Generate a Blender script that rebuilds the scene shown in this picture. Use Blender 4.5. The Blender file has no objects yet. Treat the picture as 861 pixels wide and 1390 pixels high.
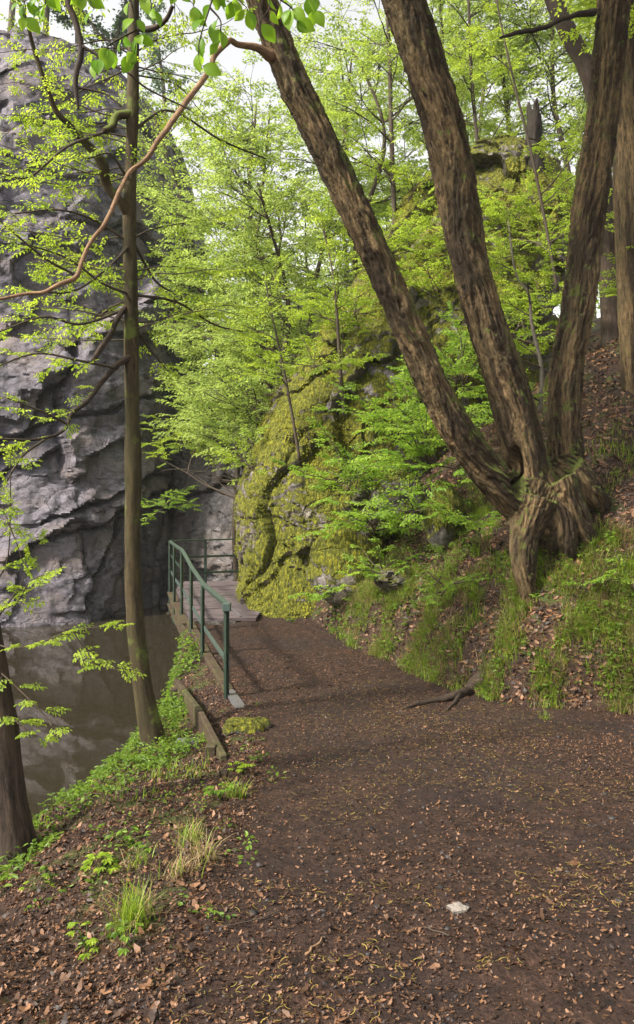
import bpy, math, random
import numpy as np
from mathutils import Vector
R = math.radians
rs = np.random.default_rng(11)
SC = bpy.context.scene
COL = SC.collection
F = 1050.0; CX = 430.5; CY = 650.0; EYE = 1.6

def P(px, py, D):
    return np.array([(px - CX) / F * D, D, EYE - (py - CY) / F * D])

# ------------------------------------------------------------------ noise
def _h(ix, iy, iz, s):
    n = (ix.astype(np.int64) * 374761393 + iy.astype(np.int64) * 668265263 + iz.astype(np.int64) * 2147483647 + s * 1274126177) & 0xFFFFFFFF
    n = ((n ^ (n >> 13)) * 1274126177) & 0xFFFFFFFF
    n = ((n ^ (n >> 16)) * 2246822519) & 0xFFFFFFFF
    n = n ^ (n >> 15)
    return (n & 0xFFFFFF) / float(0xFFFFFF)

def vnoise(p, s=0):
    p = np.asarray(p, float); i = np.floor(p).astype(np.int64); f = p - i
    u = f * f * f * (f * (f * 6 - 15) + 10)
    r = 0
    for dx in (0, 1):
        for dy in (0, 1):
            for dz in (0, 1):
                w = (u[:, 0] if dx else 1 - u[:, 0]) * (u[:, 1] if dy else 1 - u[:, 1]) * (u[:, 2] if dz else 1 - u[:, 2])
                r = r + w * _h(i[:, 0] + dx, i[:, 1] + dy, i[:, 2] + dz, s)
    return r * 2 - 1

def fbm(p, o=4, s=0, g=0.5):
    p = np.asarray(p, float); r = 0; a = 1.0; t = 0
    for k in range(o):
        r = r + a * vnoise(p * (2.03 ** k) + 17.3 * k, s + k); t += a; a *= g
    return r / t

def worley(p, s=0):
    p = np.asarray(p, float); i = np.floor(p).astype(np.int64)
    f1 = np.full(len(p), 9.0); f2 = f1.copy(); idv = np.zeros(len(p)); cen = np.zeros_like(p)
    for dx in (-1, 0, 1):
        for dy in (-1, 0, 1):
            for dz in (-1, 0, 1):
                a, b, c = i[:, 0] + dx, i[:, 1] + dy, i[:, 2] + dz
                q = np.stack([a + _h(a, b, c, s), b + _h(a, b, c, s + 1), c + _h(a, b, c, s + 2)], 1)
                d = np.linalg.norm(q - p, axis=1)
                m = d < f1
                f2 = np.where(m, f1, np.minimum(f2, d)); f1 = np.where(m, d, f1)
                idv = np.where(m, _h(a, b, c, s + 3), idv); cen[m] = q[m]
    return f1, f2, idv, cen

def sstep(a, b, x):
    t = np.clip((x - a) / (b - a), 0, 1); return t * t * (3 - 2 * t)

# ------------------------------------------------------------------ object helpers
def tag(o, label=None, cat=None, group=None, kind=None):
    if label: o['label'] = label
    if cat: o['category'] = cat
    if group: o['group'] = group
    if kind: o['kind'] = kind
    return o

def empty(name, loc, label, cat, group=None):
    o = bpy.data.objects.new(name, None); COL.objects.link(o); o.location = [float(c) for c in loc]
    o.empty_display_size = .2
    return tag(o, label, cat, group)

def mk(name, V, faces, mat, parent=None, smooth=True, attrs=None):
    """faces: list of int arrays (N,k). V in world coordinates; made local to the parent."""
    V = np.asarray(V, float)
    if parent is not None:
        V = V - np.array(parent.location)
    if not isinstance(faces, (list, tuple)): faces = [faces]
    faces = [np.asarray(f, np.int32) for f in faces if len(f)]
    me = bpy.data.meshes.new(name)
    me.vertices.add(len(V)); me.vertices.foreach_set('co', V.astype(np.float32).ravel())
    loops = np.concatenate([f.ravel() for f in faces]); me.loops.add(len(loops)); me.loops.foreach_set('vertex_index', loops)
    tot = np.concatenate([np.full(len(f), f.shape[1], np.int32) for f in faces])
    st = np.concatenate([[0], np.cumsum(tot)[:-1]]).astype(np.int32)
    me.polygons.add(len(tot)); me.polygons.foreach_set('loop_start', st)
    me.polygons.foreach_set('use_smooth', np.full(len(tot), smooth))
    me.update(calc_edges=True)
    for k, a in (attrs or {}).items():
        a = np.asarray(a, np.float32)
        if a.ndim == 1:
            at = me.attributes.new(k, 'FLOAT', 'POINT'); at.data.foreach_set('value', a)
        else:
            at = me.attributes.new(k, 'FLOAT_VECTOR', 'POINT'); at.data.foreach_set('vector', a.ravel())
    if mat is not None: me.materials.append(mat)
    me.validate()
    o = bpy.data.objects.new(name, me); COL.objects.link(o)
    if parent is not None: o.parent = parent
    return o

class MB:
    def __init__(s): s.V = []; s.Fq = []; s.Ft = []; s.n = 0; s.A = {}
    def add(s, V, q=None, t=None, **attrs):
        V = np.asarray(V, float).reshape(-1, 3)
        if q is not None and len(q): s.Fq.append(np.asarray(q, np.int64) + s.n)
        if t is not None and len(t): s.Ft.append(np.asarray(t, np.int64) + s.n)
        for k, a in attrs.items(): s.A.setdefault(k, []).append(np.asarray(a, float))
        s.V.append(V); s.n += len(V); return s
    def box(s, c, dx, dy, dz, ax=(1, 0, 0), ay=None, az=None):
        ax = nrm(np.array(ax, float)); az = np.array((0, 0, 1.)) if az is None else nrm(np.array(az, float))
        ay = nrm(np.cross(az, ax)) if ay is None else nrm(np.array(ay, float)); az = nrm(np.cross(ax, ay))
        v = [np.array(c) + ax * dx * .5 * i + ay * dy * .5 * j + az * dz * .5 * k for i in (-1, 1) for j in (-1, 1) for k in (-1, 1)]
        return s.add(v, q=[[0, 1, 3, 2], [4, 6, 7, 5], [0, 4, 5, 1], [2, 3, 7, 6], [0, 2, 6, 4], [1, 5, 7, 3]])
    def beam(s, a, b, w, h, up=(0, 0, 1)):
        a = np.array(a, float); b = np.array(b, float); d = b - a; L = np.linalg.norm(d); x = d / L
        y = nrm(np.cross(np.array(up, float), x)); z = np.cross(x, y)
        return s.box((a + b) / 2, L, w, h, x, y, z)
    def build(s, name, mat, parent=None, smooth=True, bevel=0):
        o = mk(name, np.concatenate(s.V), [np.concatenate(f) for f in (s.Fq, s.Ft) if f], mat, parent, smooth,
               {k: np.concatenate(a) for k, a in s.A.items()})
        if bevel:
            m = o.modifiers.new('bevel', 'BEVEL'); m.width = bevel; m.segments = 2
        return o

def nrm(v): return v / (np.linalg.norm(v) + 1e-12)
def nrmr(v): return v / (np.linalg.norm(v, axis=1, keepdims=True) + 1e-12)

def smooth_path(pts, n):
    pts = np.asarray(pts, float); m = len(pts)
    Q = np.vstack([2 * pts[0] - pts[1], pts, 2 * pts[-1] - pts[-2]])
    seg = np.linalg.norm(np.diff(pts[:, :3], axis=0), axis=1); cum = np.concatenate([[0], np.cumsum(seg)])
    out = []
    for u in np.linspace(0, cum[-1], n):
        k = min(np.searchsorted(cum, u, side='right') - 1, m - 2); t = (u - cum[k]) / max(seg[k], 1e-9)
        p0, p1, p2, p3 = Q[k], Q[k + 1], Q[k + 2], Q[k + 3]
        out.append(.5 * ((2 * p1) + (-p0 + p2) * t + (2 * p0 - 5 * p1 + 4 * p2 - p3) * t * t + (-p0 + 3 * p1 - 3 * p2 + p3) * t ** 3))
    return np.array(out)

def tube(path, rad, ns=8, ridge=0.0, lump=0.0, seed=0, cap=True, rf=None):
    """returns V, quads, tris, barkco"""
    path = np.asarray(path, float); n = len(path); rad = np.broadcast_to(rad, (n,)).astype(float)
    T = nrmr(np.gradient(path, axis=0))
    up = np.array([0, 0, 1.]) if abs(T[0][2]) < .9 else np.array([0, -1., 0])
    u = nrm(np.cross(up, T[0])); U = []
    for k in range(n):
        u = nrm(u - T[k] * np.dot(u, T[k])); U.append(u)
    U = np.array(U); W = np.cross(T, U)
    s = np.concatenate([[0], np.cumsum(np.linalg.norm(np.diff(path, axis=0), axis=1))])
    a = np.arange(ns) / ns * 2 * math.pi
    ca, sa = np.cos(a), np.sin(a)
    co = np.stack([np.broadcast_to(ca[None], (n, ns)) * rad[:, None], np.broadcast_to(sa[None], (n, ns)) * rad[:, None],
                   np.broadcast_to(s[:, None], (n, ns))], 2).reshape(-1, 3)
    r = np.repeat(rad, ns)
    if ridge:
        r = r * (1 + ridge * fbm(co * np.array([14, 14, 1.3]), 3, seed) + ridge * .6 * fbm(co * np.array([40, 40, 5.]), 2, seed + 9))
    if lump:
        r = r * (1 + lump * fbm(co * np.array([3.5, 3.5, 1.6]), 3, seed + 4))
    dirs = (U[:, None] * ca[None, :, None] + W[:, None] * sa[None, :, None]).reshape(-1, 3)
    V = np.repeat(path, ns, 0) + dirs * r[:, None]
    i = np.arange(n - 1)[:, None] * ns; j = np.arange(ns)[None]; j2 = (j + 1) % ns
    q = np.stack([i + j, i + j2, i + ns + j2, i + ns + j], 2).reshape(-1, 4)
    t = []
    if cap:
        V = np.vstack([V, path[0], path[-1]]); co = np.vstack([co, [0, 0, 0], [0, 0, s[-1]]])
        b = n * ns
        for k in range(ns):
            t.append([b, (k + 1) % ns, k]); t.append([b + 1, (n - 1) * ns + k, (n - 1) * ns + (k + 1) % ns])
    return V, q, t, co

def add_tube(mb, path, rad, ns=8, **kw):
    V, q, t, co = tube(path, rad, ns, **kw); mb.add(V, q, t, barkco=co)

# ------------------------------------------------------------------ materials
def mat(name):
    m = bpy.data.materials.new(name); m.use_nodes = True; nt = m.node_tree
    for n in list(nt.nodes): nt.nodes.remove(n)
    return m, nt, nt.nodes.new('ShaderNodeOutputMaterial')

def N(nt, typ, **kw):
    n = nt.nodes.new(typ)
    for k, v in kw.items():
        if k in n.inputs.keys() if isinstance(k, str) else False: n.inputs[k].default_value = v
        else: setattr(n, k, v)
    return n

def noise(nt, vec, scale, detail=4, rough=.55, w=None):
    n = nt.nodes.new('ShaderNodeTexNoise'); n.inputs['Scale'].default_value = scale; n.inputs['Detail'].default_value = detail
    n.inputs['Roughness'].default_value = rough
    if vec is not None: nt.links.new(vec, n.inputs['Vector'])
    return n.outputs['Fac']

def ramp(nt, fac, stops, interp='LINEAR'):
    n = nt.nodes.new('ShaderNodeValToRGB'); r = n.color_ramp; r.interpolation = interp
    while len(r.elements) < len(stops): r.elements.new(.5)
    for e, (p, c) in zip(r.elements, stops):
        e.position = p; e.color = (*c, 1) if len(c) == 3 else c
    nt.links.new(fac, n.inputs['Fac']); return n.outputs['Color']

def g(v): return (v, v, v)

def mixc(nt, f, a, b, mode='MIX'):
    n = nt.nodes.new('ShaderNodeMix'); n.data_type = 'RGBA'; n.blend_type = mode
    for s, v in (('Factor', f), ('A', a), ('B', b)):
        inp = [i for i in n.inputs if i.name == s and (i.type == 'RGBA' if s != 'Factor' else i.type == 'VALUE')][0]
        if hasattr(v, 'links'): nt.links.new(v, inp)
        else: inp.default_value = (*v, 1) if isinstance(v, tuple) and len(v) == 3 else v
    return [o for o in n.outputs if o.type == 'RGBA'][0]

def math_(nt, op, a, b=None, clamp=False):
    n = nt.nodes.new('ShaderNodeMath'); n.operation = op; n.use_clamp = clamp
    for k, v in enumerate((a, b)):
        if v is None: continue
        if hasattr(v, 'links'): nt.links.new(v, n.inputs[k])
        else: n.inputs[k].default_value = v
    return n.outputs[0]

def mapping(nt, vec, scale=(1, 1, 1), rot=(0, 0, 0)):
    n = nt.nodes.new('ShaderNodeMapping'); n.inputs['Scale'].default_value = scale; n.inputs['Rotation'].default_value = rot
    nt.links.new(vec, n.inputs['Vector']); return n.outputs['Vector']

def bsdf(nt, out, color, rough=.8, spec=.3, bump=None, bdist=.01, bstr=1.0, metal=0):
    b = nt.nodes.new('ShaderNodeBsdfPrincipled')
    for k, v in (('Base Color', color), ('Roughness', rough)):
        if hasattr(v, 'links'): nt.links.new(v, b.inputs[k])
        else: b.inputs[k].default_value = (*v, 1) if isinstance(v, tuple) else v
    b.inputs['Specular IOR Level'].default_value = spec; b.inputs['Metallic'].default_value = metal
    if bump is not None:
        bp = nt.nodes.new('ShaderNodeBump'); bp.inputs['Distance'].default_value = bdist; bp.inputs['Strength'].default_value = bstr
        nt.links.new(bump, bp.inputs['Height']); nt.links.new(bp.outputs['Normal'], b.inputs['Normal'])
    if out is not None: nt.links.new(b.outputs[0], out.inputs['Surface'])
    return b

def leaf_mat(name, c0, c1, trans=.5, rough=.45):
    m, nt, out = mat(name)
    a = N(nt, 'ShaderNodeAttribute', attribute_name='rnd')
    col = ramp(nt, a.outputs['Fac'], [(0, c0), (.55, tuple((x + y) / 2 for x, y in zip(c0, c1))), (1, c1)])
    b = bsdf(nt, None, col, rough, .35)
    t = nt.nodes.new('ShaderNodeBsdfTranslucent')
    tc = mixc(nt, .0, col, (1, 1, 1)); hs = nt.nodes.new('ShaderNodeHueSaturation'); hs.inputs['Value'].default_value = 1.5
    hs.inputs['Saturation'].default_value = 1.0; hs.inputs['Hue'].default_value = .487
    nt.links.new(tc, hs.inputs['Color']); nt.links.new(hs.outputs[0], t.inputs['Color'])
    mx = nt.nodes.new('ShaderNodeMixShader'); mx.inputs[0].default_value = trans
    nt.links.new(b.outputs[0], mx.inputs[1]); nt.links.new(t.outputs[0], mx.inputs[2]); nt.links.new(mx.outputs[0], out.inputs['Surface'])
    return m

def bark_mat(name, dark, light, moss=.0, mosscol=(.09, .11, .02), fine=1.0, bd=.02, algae=(.09, .085, .04), streak=.4):
    m, nt, out = mat(name)
    at = N(nt, 'ShaderNodeAttribute', attribute_name='barkco').outputs['Vector']
    geo = nt.nodes.new('ShaderNodeNewGeometry')
    v1 = mapping(nt, at, (25 * fine, 25 * fine, 4.2 * fine)); v2 = mapping(nt, at, (55 * fine, 55 * fine, 11 * fine))
    n1 = noise(nt, v1, 1, 6, .62); n2 = noise(nt, v2, 1, 5, .6); n3 = noise(nt, geo.outputs['Position'], 2.2, 4)
    n5 = noise(nt, mapping(nt, at, (120 * fine, 120 * fine, 45 * fine)), 1, 4, .65)
    h = math_(nt, 'ADD', math_(nt, 'ADD', math_(nt, 'MULTIPLY', n1, .45), math_(nt, 'MULTIPLY', n2, .33)), math_(nt, 'MULTIPLY', n5, .22))
    mid = tuple(.5 * a + .5 * b for a, b in zip(dark, light))
    c = ramp(nt, h, [(.40, dark), (.48, mid), (.58, light), (.68, tuple(min(1, 1.35 * x) for x in light))])
    c = mixc(nt, ramp(nt, n3, [(.42, g(0)), (.62, g(.55))]), c, algae)
    v4 = mapping(nt, at, (5 * fine, 5 * fine, .55 * fine)); n4 = noise(nt, v4, 1, 6, .7)
    c = mixc(nt, ramp(nt, n4, [(.46, g(0)), (.56, g(streak))]), c, tuple(1.3 * x for x in dark))
    if moss:
        sx = nt.nodes.new('ShaderNodeSeparateXYZ'); nt.links.new(geo.outputs['Normal'], sx.inputs[0])
        nz = noise(nt, geo.outputs['Position'], 5, 5, .65)
        f = math_(nt, 'ADD', math_(nt, 'MULTIPLY', sx.outputs['Z'], .35), nz)
        c = mixc(nt, ramp(nt, f, [(.62 - moss * .3, g(0)), (.72 - moss * .3, g(.9))]), c, mosscol)
    bsdf(nt, out, c, .85, .25, h, bd, 1.0)
    return m

def rock_mat(name, c_dark, c_mid, c_light, stain, moss=0.0, mc1=(.10, .11, .012), mc2=(.26, .24, .02), bd=.09, streak=0):
    m, nt, out = mat(name)
    geo = nt.nodes.new('ShaderNodeNewGeometry'); pos = geo.outputs['Position']
    vd = mapping(nt, pos, (1, 1, 2.2), (.5, .55, .2))
    n1 = noise(nt, vd, .55, 8, .62); n2 = noise(nt, vd, 3.2, 8, .7); n3 = noise(nt, pos, 14, 6, .7)
    h = math_(nt, 'ADD', math_(nt, 'MULTIPLY', n2, .6), math_(nt, 'MULTIPLY', n3, .4))
    c = ramp(nt, h, [(.36, c_dark), (.48, c_mid), (.6, c_light), (.7, tuple(1.4 * x for x in c_light))])
    c = mixc(nt, ramp(nt, n1, [(.45, g(0)), (.62, g(.75))]), c, stain)
    if streak:
        sk = noise(nt, mapping(nt, pos, (1.6, 1.6, .22)), 1, 6, .68)
        c = mixc(nt, ramp(nt, sk, [(.48, g(0)), (.6, g(streak))]), c, c_dark)
    w = nt.nodes.new('ShaderNodeTexVoronoi'); w.feature = 'DISTANCE_TO_EDGE'; w.inputs['Scale'].default_value = .55
    dist = N(nt, 'ShaderNodeVectorMath', operation='ADD')
    nn = nt.nodes.new('ShaderNodeTexNoise'); nn.inputs['Scale'].default_value = 1.1; nn.inputs['Detail'].default_value = 5; nt.links.new(pos, nn.inputs['Vector'])
    sc = N(nt, 'ShaderNodeVectorMath', operation='SCALE'); sc.inputs['Scale'].default_value = 2.2; nt.links.new(nn.outputs['Color'], sc.inputs[0])
    nt.links.new(vd, dist.inputs[0]); nt.links.new(sc.outputs[0], dist.inputs[1]); nt.links.new(dist.outputs[0], w.inputs['Vector'])
    crack = ramp(nt, w.outputs['Distance'], [(0, g(0)), (.03, g(1))])
    hh = math_(nt, 'ADD', h, math_(nt, 'MULTIPLY', crack, .35))
    if moss:
        vm = mapping(nt, pos, (5, 5, 1.1)); a = noise(nt, vm, 1, 6, .65); bn = noise(nt, pos, .9, 4, .6)
        sx = nt.nodes.new('ShaderNodeSeparateXYZ'); nt.links.new(geo.outputs['Normal'], sx.inputs[0])
        f = math_(nt, 'ADD', math_(nt, 'ADD', math_(nt, 'MULTIPLY', a, .45), math_(nt, 'MULTIPLY', bn, .55)), math_(nt, 'MULTIPLY', sx.outputs['Z'], .12))
        mask = ramp(nt, f, [(.68 - moss * .3, g(0)), (.71 - moss * .3, g(1))])
        fine = noise(nt, mapping(nt, pos, (24, 24, 7)), 1, 4, .7)
        mcol = ramp(nt, fine, [(.35, tuple(.45 * x for x in mc1)), (.5, mc1), (.66, mc2)])
        c = mixc(nt, mask, c, mcol)
        hh = math_(nt, 'ADD', hh, math_(nt, 'MULTIPLY', math_(nt, 'MULTIPLY', mask, fine), 1.2))
    bsdf(nt, out, c, .75, .3, hh, bd, 1.0)
    return m

M = {}
M['leaf'] = leaf_mat('spring_leaf', (.16, .27, .02), (.38, .48, .05), .58)
M['leaf_far'] = leaf_mat('far_leaf', (.17, .26, .045), (.36, .46, .10), .55)
M['leaf_dark'] = leaf_mat('shrub_leaf', (.045, .10, .010), (.21, .32, .035), .5)
M['leaf_shrub'] = leaf_mat('bright_shrub_leaf', (.11, .23, .02), (.32, .46, .05), .55)
M['leaf_big'] = leaf_mat('beech_leaf', (.12, .26, .012), (.26, .42, .03), .6)
M['needle'] = leaf_mat('needle', (.06, .10, .05), (.15, .21, .10), .4)
M['grass'] = leaf_mat('grass_blade', (.07, .14, .01), (.32, .44, .04), .45)
M['dry'] = leaf_mat('dry_grass', (.13, .08, .035), (.38, .29, .15), .3, .7)
M['litter'] = leaf_mat('litter_leaf', (.014, .007, .005), (.23, .115, .058), .1, .55)
M['catkin'] = leaf_mat('catkin', (.15, .10, .02), (.36, .28, .06), .1, .6)
M['bark'] = bark_mat('hornbeam_bark', (.013, .008, .005), (.25, .165, .08), .15, bd=.08, streak=.8, algae=(.075, .06, .03))
M['bark_slim'] = bark_mat('slim_bark', (.016, .012, .006), (.075, .052, .024), .16, fine=1.3, bd=.012, algae=(.05, .045, .016), streak=.6)
M['bark_dark'] = bark_mat('dark_bark', (.015, .01, .008), (.075, .05, .035), .0, bd=.02, algae=(.03, .024, .018))
M['twig'] = bark_mat('twig_bark', (.03, .022, .016), (.09, .065, .045), .0, fine=3, bd=.003, algae=(.06, .05, .035))
M['dead'] = bark_mat('dead_branch', (.06, .032, .02), (.33, .20, .11), .0, fine=2.5, bd=.008, algae=(.2, .12, .07))
M['grey_twig'] = bark_mat('grey_twig', (.07, .06, .05), (.2, .17, .13), .0, fine=2.5, bd=.005, algae=(.12, .10, .07))
M['cliff'] = rock_mat('cliff_rock', (.034, .030, .037), (.110, .098, .118), (.205, .186, .218), (.15, .118, .108), bd=.06, streak=.7)
M['backrock'] = rock_mat('back_rock', (.035, .031, .033), (.095, .086, .09), (.18, .163, .168), (.13, .10, .088), .0, streak=.7)
M['moss_rock'] = rock_mat('mossy_rock', (.05, .042, .035), (.15, .125, .10), (.30, .26, .22), (.17, .15, .165), .74, (.10, .105, .008), (.30, .28, .015))
M['boulder'] = rock_mat('boulder_rock', (.035, .03, .027), (.10, .09, .08), (.19, .175, .155), (.10, .08, .06), .55)

def ground_mat(name, moss, tint):
    m, nt, out = mat(name); geo = nt.nodes.new('ShaderNodeNewGeometry'); pos = geo.outputs['Position']
    n1 = noise(nt, pos, 1.1, 5, .6); n2 = noise(nt, pos, 9, 7, .7); n3 = noise(nt, pos, 55, 5, .7)
    v = nt.nodes.new('ShaderNodeTexVoronoi'); v.inputs['Scale'].default_value = 34; nt.links.new(pos, v.inputs['Vector'])
    h = math_(nt, 'ADD', math_(nt, 'MULTIPLY', n2, .45), math_(nt, 'MULTIPLY', n3, .55))
    c = ramp(nt, h, [(.38, (.005, .0025, .0018)), (.47, (.016, .0075, .005)), (.57, (.050, .025, .017)), (.67, (.125, .068, .044))])
    sep = nt.nodes.new('ShaderNodeSeparateColor'); nt.links.new(v.outputs['Color'], sep.inputs[0])
    c = mixc(nt, ramp(nt, sep.outputs[0], [(.0, g(.0)), (.9, g(.3))]), c, (.06, .033, .021))
    c = mixc(nt, ramp(nt, n1, [(.45, g(0)), (.62, g(.6))]), c, tint)
    if moss:
        c = mixc(nt, ramp(nt, noise(nt, pos, 1.7, 6, .7), [(.52, g(0)), (.62, g(.8))]), c, (.05, .07, .012))
    bsdf(nt, out, c, .8, .25, h, .03, 1.0); return m
M['path'] = ground_mat('path_soil', 0, (.020, .0125, .0115))
M['ground'] = ground_mat('slope_soil', 1, (.02, .012, .009))

m, nt, out = mat('river_water'); geo = nt.nodes.new('ShaderNodeNewGeometry')
h = math_(nt, 'ADD', noise(nt, mapping(nt, geo.outputs['Position'], (1, .6, 1)), 1.6, 3, .5), math_(nt, 'MULTIPLY', noise(nt, geo.outputs['Position'], 9, 2, .5), .12))
b = bsdf(nt, out, (.026, .021, .013), .02, .5, h, .010, .08); b.inputs['IOR'].default_value = 1.75; M['water'] = m

def paint_mat(name, c, rust=(.10, .06, .035), metal=0, rough=.45):
    m, nt, out = mat(name); geo = nt.nodes.new('ShaderNodeNewGeometry')
    n = noise(nt, geo.outputs['Position'], 11, 6, .7); n2 = noise(nt, geo.outputs['Position'], 60, 4, .6)
    col = mixc(nt, ramp(nt, n, [(.52, g(0)), (.64, g(.75))]), c, rust)
    col = mixc(nt, math_(nt, 'MULTIPLY', n2, .3), col, tuple(.5 * x for x in c))
    bsdf(nt, out, col, rough, .5, n2, .002, 1); return m
M['green'] = paint_mat('green_paint', (.022, .040, .027), (.06, .085, .045))
M['greentop'] = paint_mat('lit_green_paint', (.060, .085, .075), (.06, .07, .055), rough=.35)  # paler than the posts' green; light on the rails is put into the colour
M['steel'] = paint_mat('grey_steel', (.11, .11, .12), (.14, .10, .08), rough=.35)

def wood_mat(name, c0, c1, moss=0):
    m, nt, out = mat(name); geo = nt.nodes.new('ShaderNodeNewGeometry')
    n = noise(nt, mapping(nt, geo.outputs['Position'], (3, 30, 30)), 1, 6, .6); n2 = noise(nt, geo.outputs['Position'], 3, 5, .7)
    c = ramp(nt, n, [(.35, c0), (.62, c1)])
    if moss: c = mixc(nt, ramp(nt, n2, [(.45, g(0)), (.6, g(moss))]), c, (.07, .09, .02))
    bsdf(nt, out, c, .7, .3, n, .008, 1); return m
M['plank'] = wood_mat('deck_wood', (.045, .034, .036), (.135, .105, .11))
M['timber'] = wood_mat('old_timber', (.02, .012, .008), (.075, .046, .032), .35)

# ------------------------------------------------------------------ terrain
TOE = np.array([(60, -6), (9, 6.9), (6, 7.7), (3.5, 8.3), (2.2, 8.7), (1.58, 9.8), (.57, 12), (.1, 13.6), (-.3, 15), (1.0, 18), (1.2, 23), (-2, 31), (-9, 42), (-22, 62), (-60, 120)], float)
def hill_s(x, y):
    best = np.full(x.shape, 1e9); sg = np.ones(x.shape)
    for a, b in zip(TOE[:-1], TOE[1:]):
        d = b - a; t = np.clip(((x - a[0]) * d[0] + (y - a[1]) * d[1]) / (d @ d), 0, 1)
        ex = x - a[0] - t * d[0]; ey = y - a[1] - t * d[1]; ds = np.hypot(ex, ey)
        s = -np.sign(d[0] * ey - d[1] * ex); m = ds < best
        best = np.where(m, ds, best); sg = np.where(m, s, sg)
    return best * sg
def path_z(y): return -1.0 * sstep(1.2, 9.8, y) + .02 * np.clip(-y, 0, 30)
EL = lambda y: np.interp(y, [-20, 2.6, 4, 6, 8.8, 11.4, 14.2, 16], [-1.2, -.55, -.5, -.5, -.82, -1.62, -2.4, -2.6])
ES = lambda y: np.interp(y, [-20, 3, 4.6, 5.5, 7, 9, 11, 12.5, 14], [-2.2, -1.95, -1.95, -1.97, -1.9, -1.95, -2.05, -2.15, -2.4])
DR = lambda y: np.interp(y, [-20, 3, 5, 7, 9, 11, 13], [.4, .38, .42, .36, .3, .25, .1])
def gz(x, y, detail=True):
    x = np.asarray(x, float); y = np.asarray(y, float); sh = x.shape; x = x.ravel(); y = y.ravel()
    pz = path_z(y); el = EL(y); es = ES(y)
    t = np.clip((el - x) / np.maximum(el - es, .05), 0, 1)
    z = pz - DR(y) * (t ** 1.2)
    z = z - np.clip(es - x, 0, 9) * (1.5 + 3.0 * sstep(8.5, 11, y))
    z = z - sstep(13.9, 14.5, y - 1.4 * sstep(-1.5, -1.1, x)) * 5
    z = np.maximum(z, -4.4)
    z = np.maximum(z, -4.4 + np.clip(-13 - x, 0, 18) * .85)
    z = np.maximum(z, -4.4 + sstep(38, 75, y) * 12)
    s = hill_s(x, y)
    hs = np.clip(s, 0, 200)
    hh = 12.5 * (1 - np.exp(-hs * .094)) + .28 * sstep(0, .35, hs)
    base = np.where(y < 14, pz, -1.0)
    zh = base + hh
    z = np.where(s > 0, np.maximum(zh, z), z)
    z = z - .0 * s
    if detail:
        p = np.stack([x, y, np.zeros_like(x)], 1); off = np.clip(np.maximum(s, np.maximum(el - x, 0)), 0, 1)
        z = z + fbm(p * .9, 4, 3) * (.035 + .16 * off) + fbm(p * 5, 4, 5) * (.014 + .04 * off)
        z = z + .012 * vnoise(p * 26, 8) * (np.abs(x) < 8) + fbm(p * .12, 3, 6) * 1.2 * sstep(8, 30, np.abs(s)) * (s > 0)
    return z.reshape(sh)

def axis(lo, hi, c0, c1, step, grow):
    a = list(np.arange(c0, c1, step)); s = step; v = c1
    while v < hi: a.append(v); s *= grow; v += s
    a.append(hi); s = step; v = c0 - step
    b = []
    while v > lo: b.append(v); s *= grow; v -= s
    b.append(lo); return np.array(b[::-1] + a)
gx = axis(-150, 150, -2.6, 4.2, .035, 1.035); gy = axis(-60, 260, 2.2, 12, .045, 1.03)
XX, YY = np.meshgrid(gx, gy); ZZ = gz(XX, YY); nx = len(gx); ny = len(gy)
V = np.stack([XX, YY, ZZ], 2).reshape(-1, 3)
i = np.arange(ny - 1)[:, None] * nx; j = np.arange(nx - 1)[None]
Q = np.stack([i + j, i + j + 1, i + nx + j + 1, i + nx + j], 2).reshape(-1, 4)
fc = V[Q].mean(1); S = hill_s(fc[:, 0], fc[:, 1])
wob = .12 * fbm(np.stack([fc[:, 0], fc[:, 1], 0 * fc[:, 0]], 1) * 3, 3, 2)
ispath = (S < -.02 + wob) & (fc[:, 0] > EL(fc[:, 1]) + wob) & (fc[:, 1] < 14.05 + 1.2 * (fc[:, 0] > -1.1)) & (fc[:, 0] < 12)
def submesh(name, mask, mt):
    q = Q[mask]; u, inv = np.unique(q, return_inverse=True)
    return tag(mk(name, V[u], inv.reshape(-1, 4), mt), kind='structure')
submesh('path', ispath, M['path']); submesh('ground', ~ispath, M['ground'])
WZ = -3.2
wx = np.linspace(-60, 6, 20); wy = np.linspace(-60, 60, 20); A, B = np.meshgrid(wx, wy)
wi = np.arange(19)[:, None] * 20; wj = np.arange(19)[None]
tag(mk('water', np.stack([A, B, A * 0 + WZ], 2).reshape(-1, 3), np.stack([wi + wj, wi + wj + 1, wi + 21 + wj, wi + 20 + wj], 2).reshape(-1, 4), M['water']), kind='structure')

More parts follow.
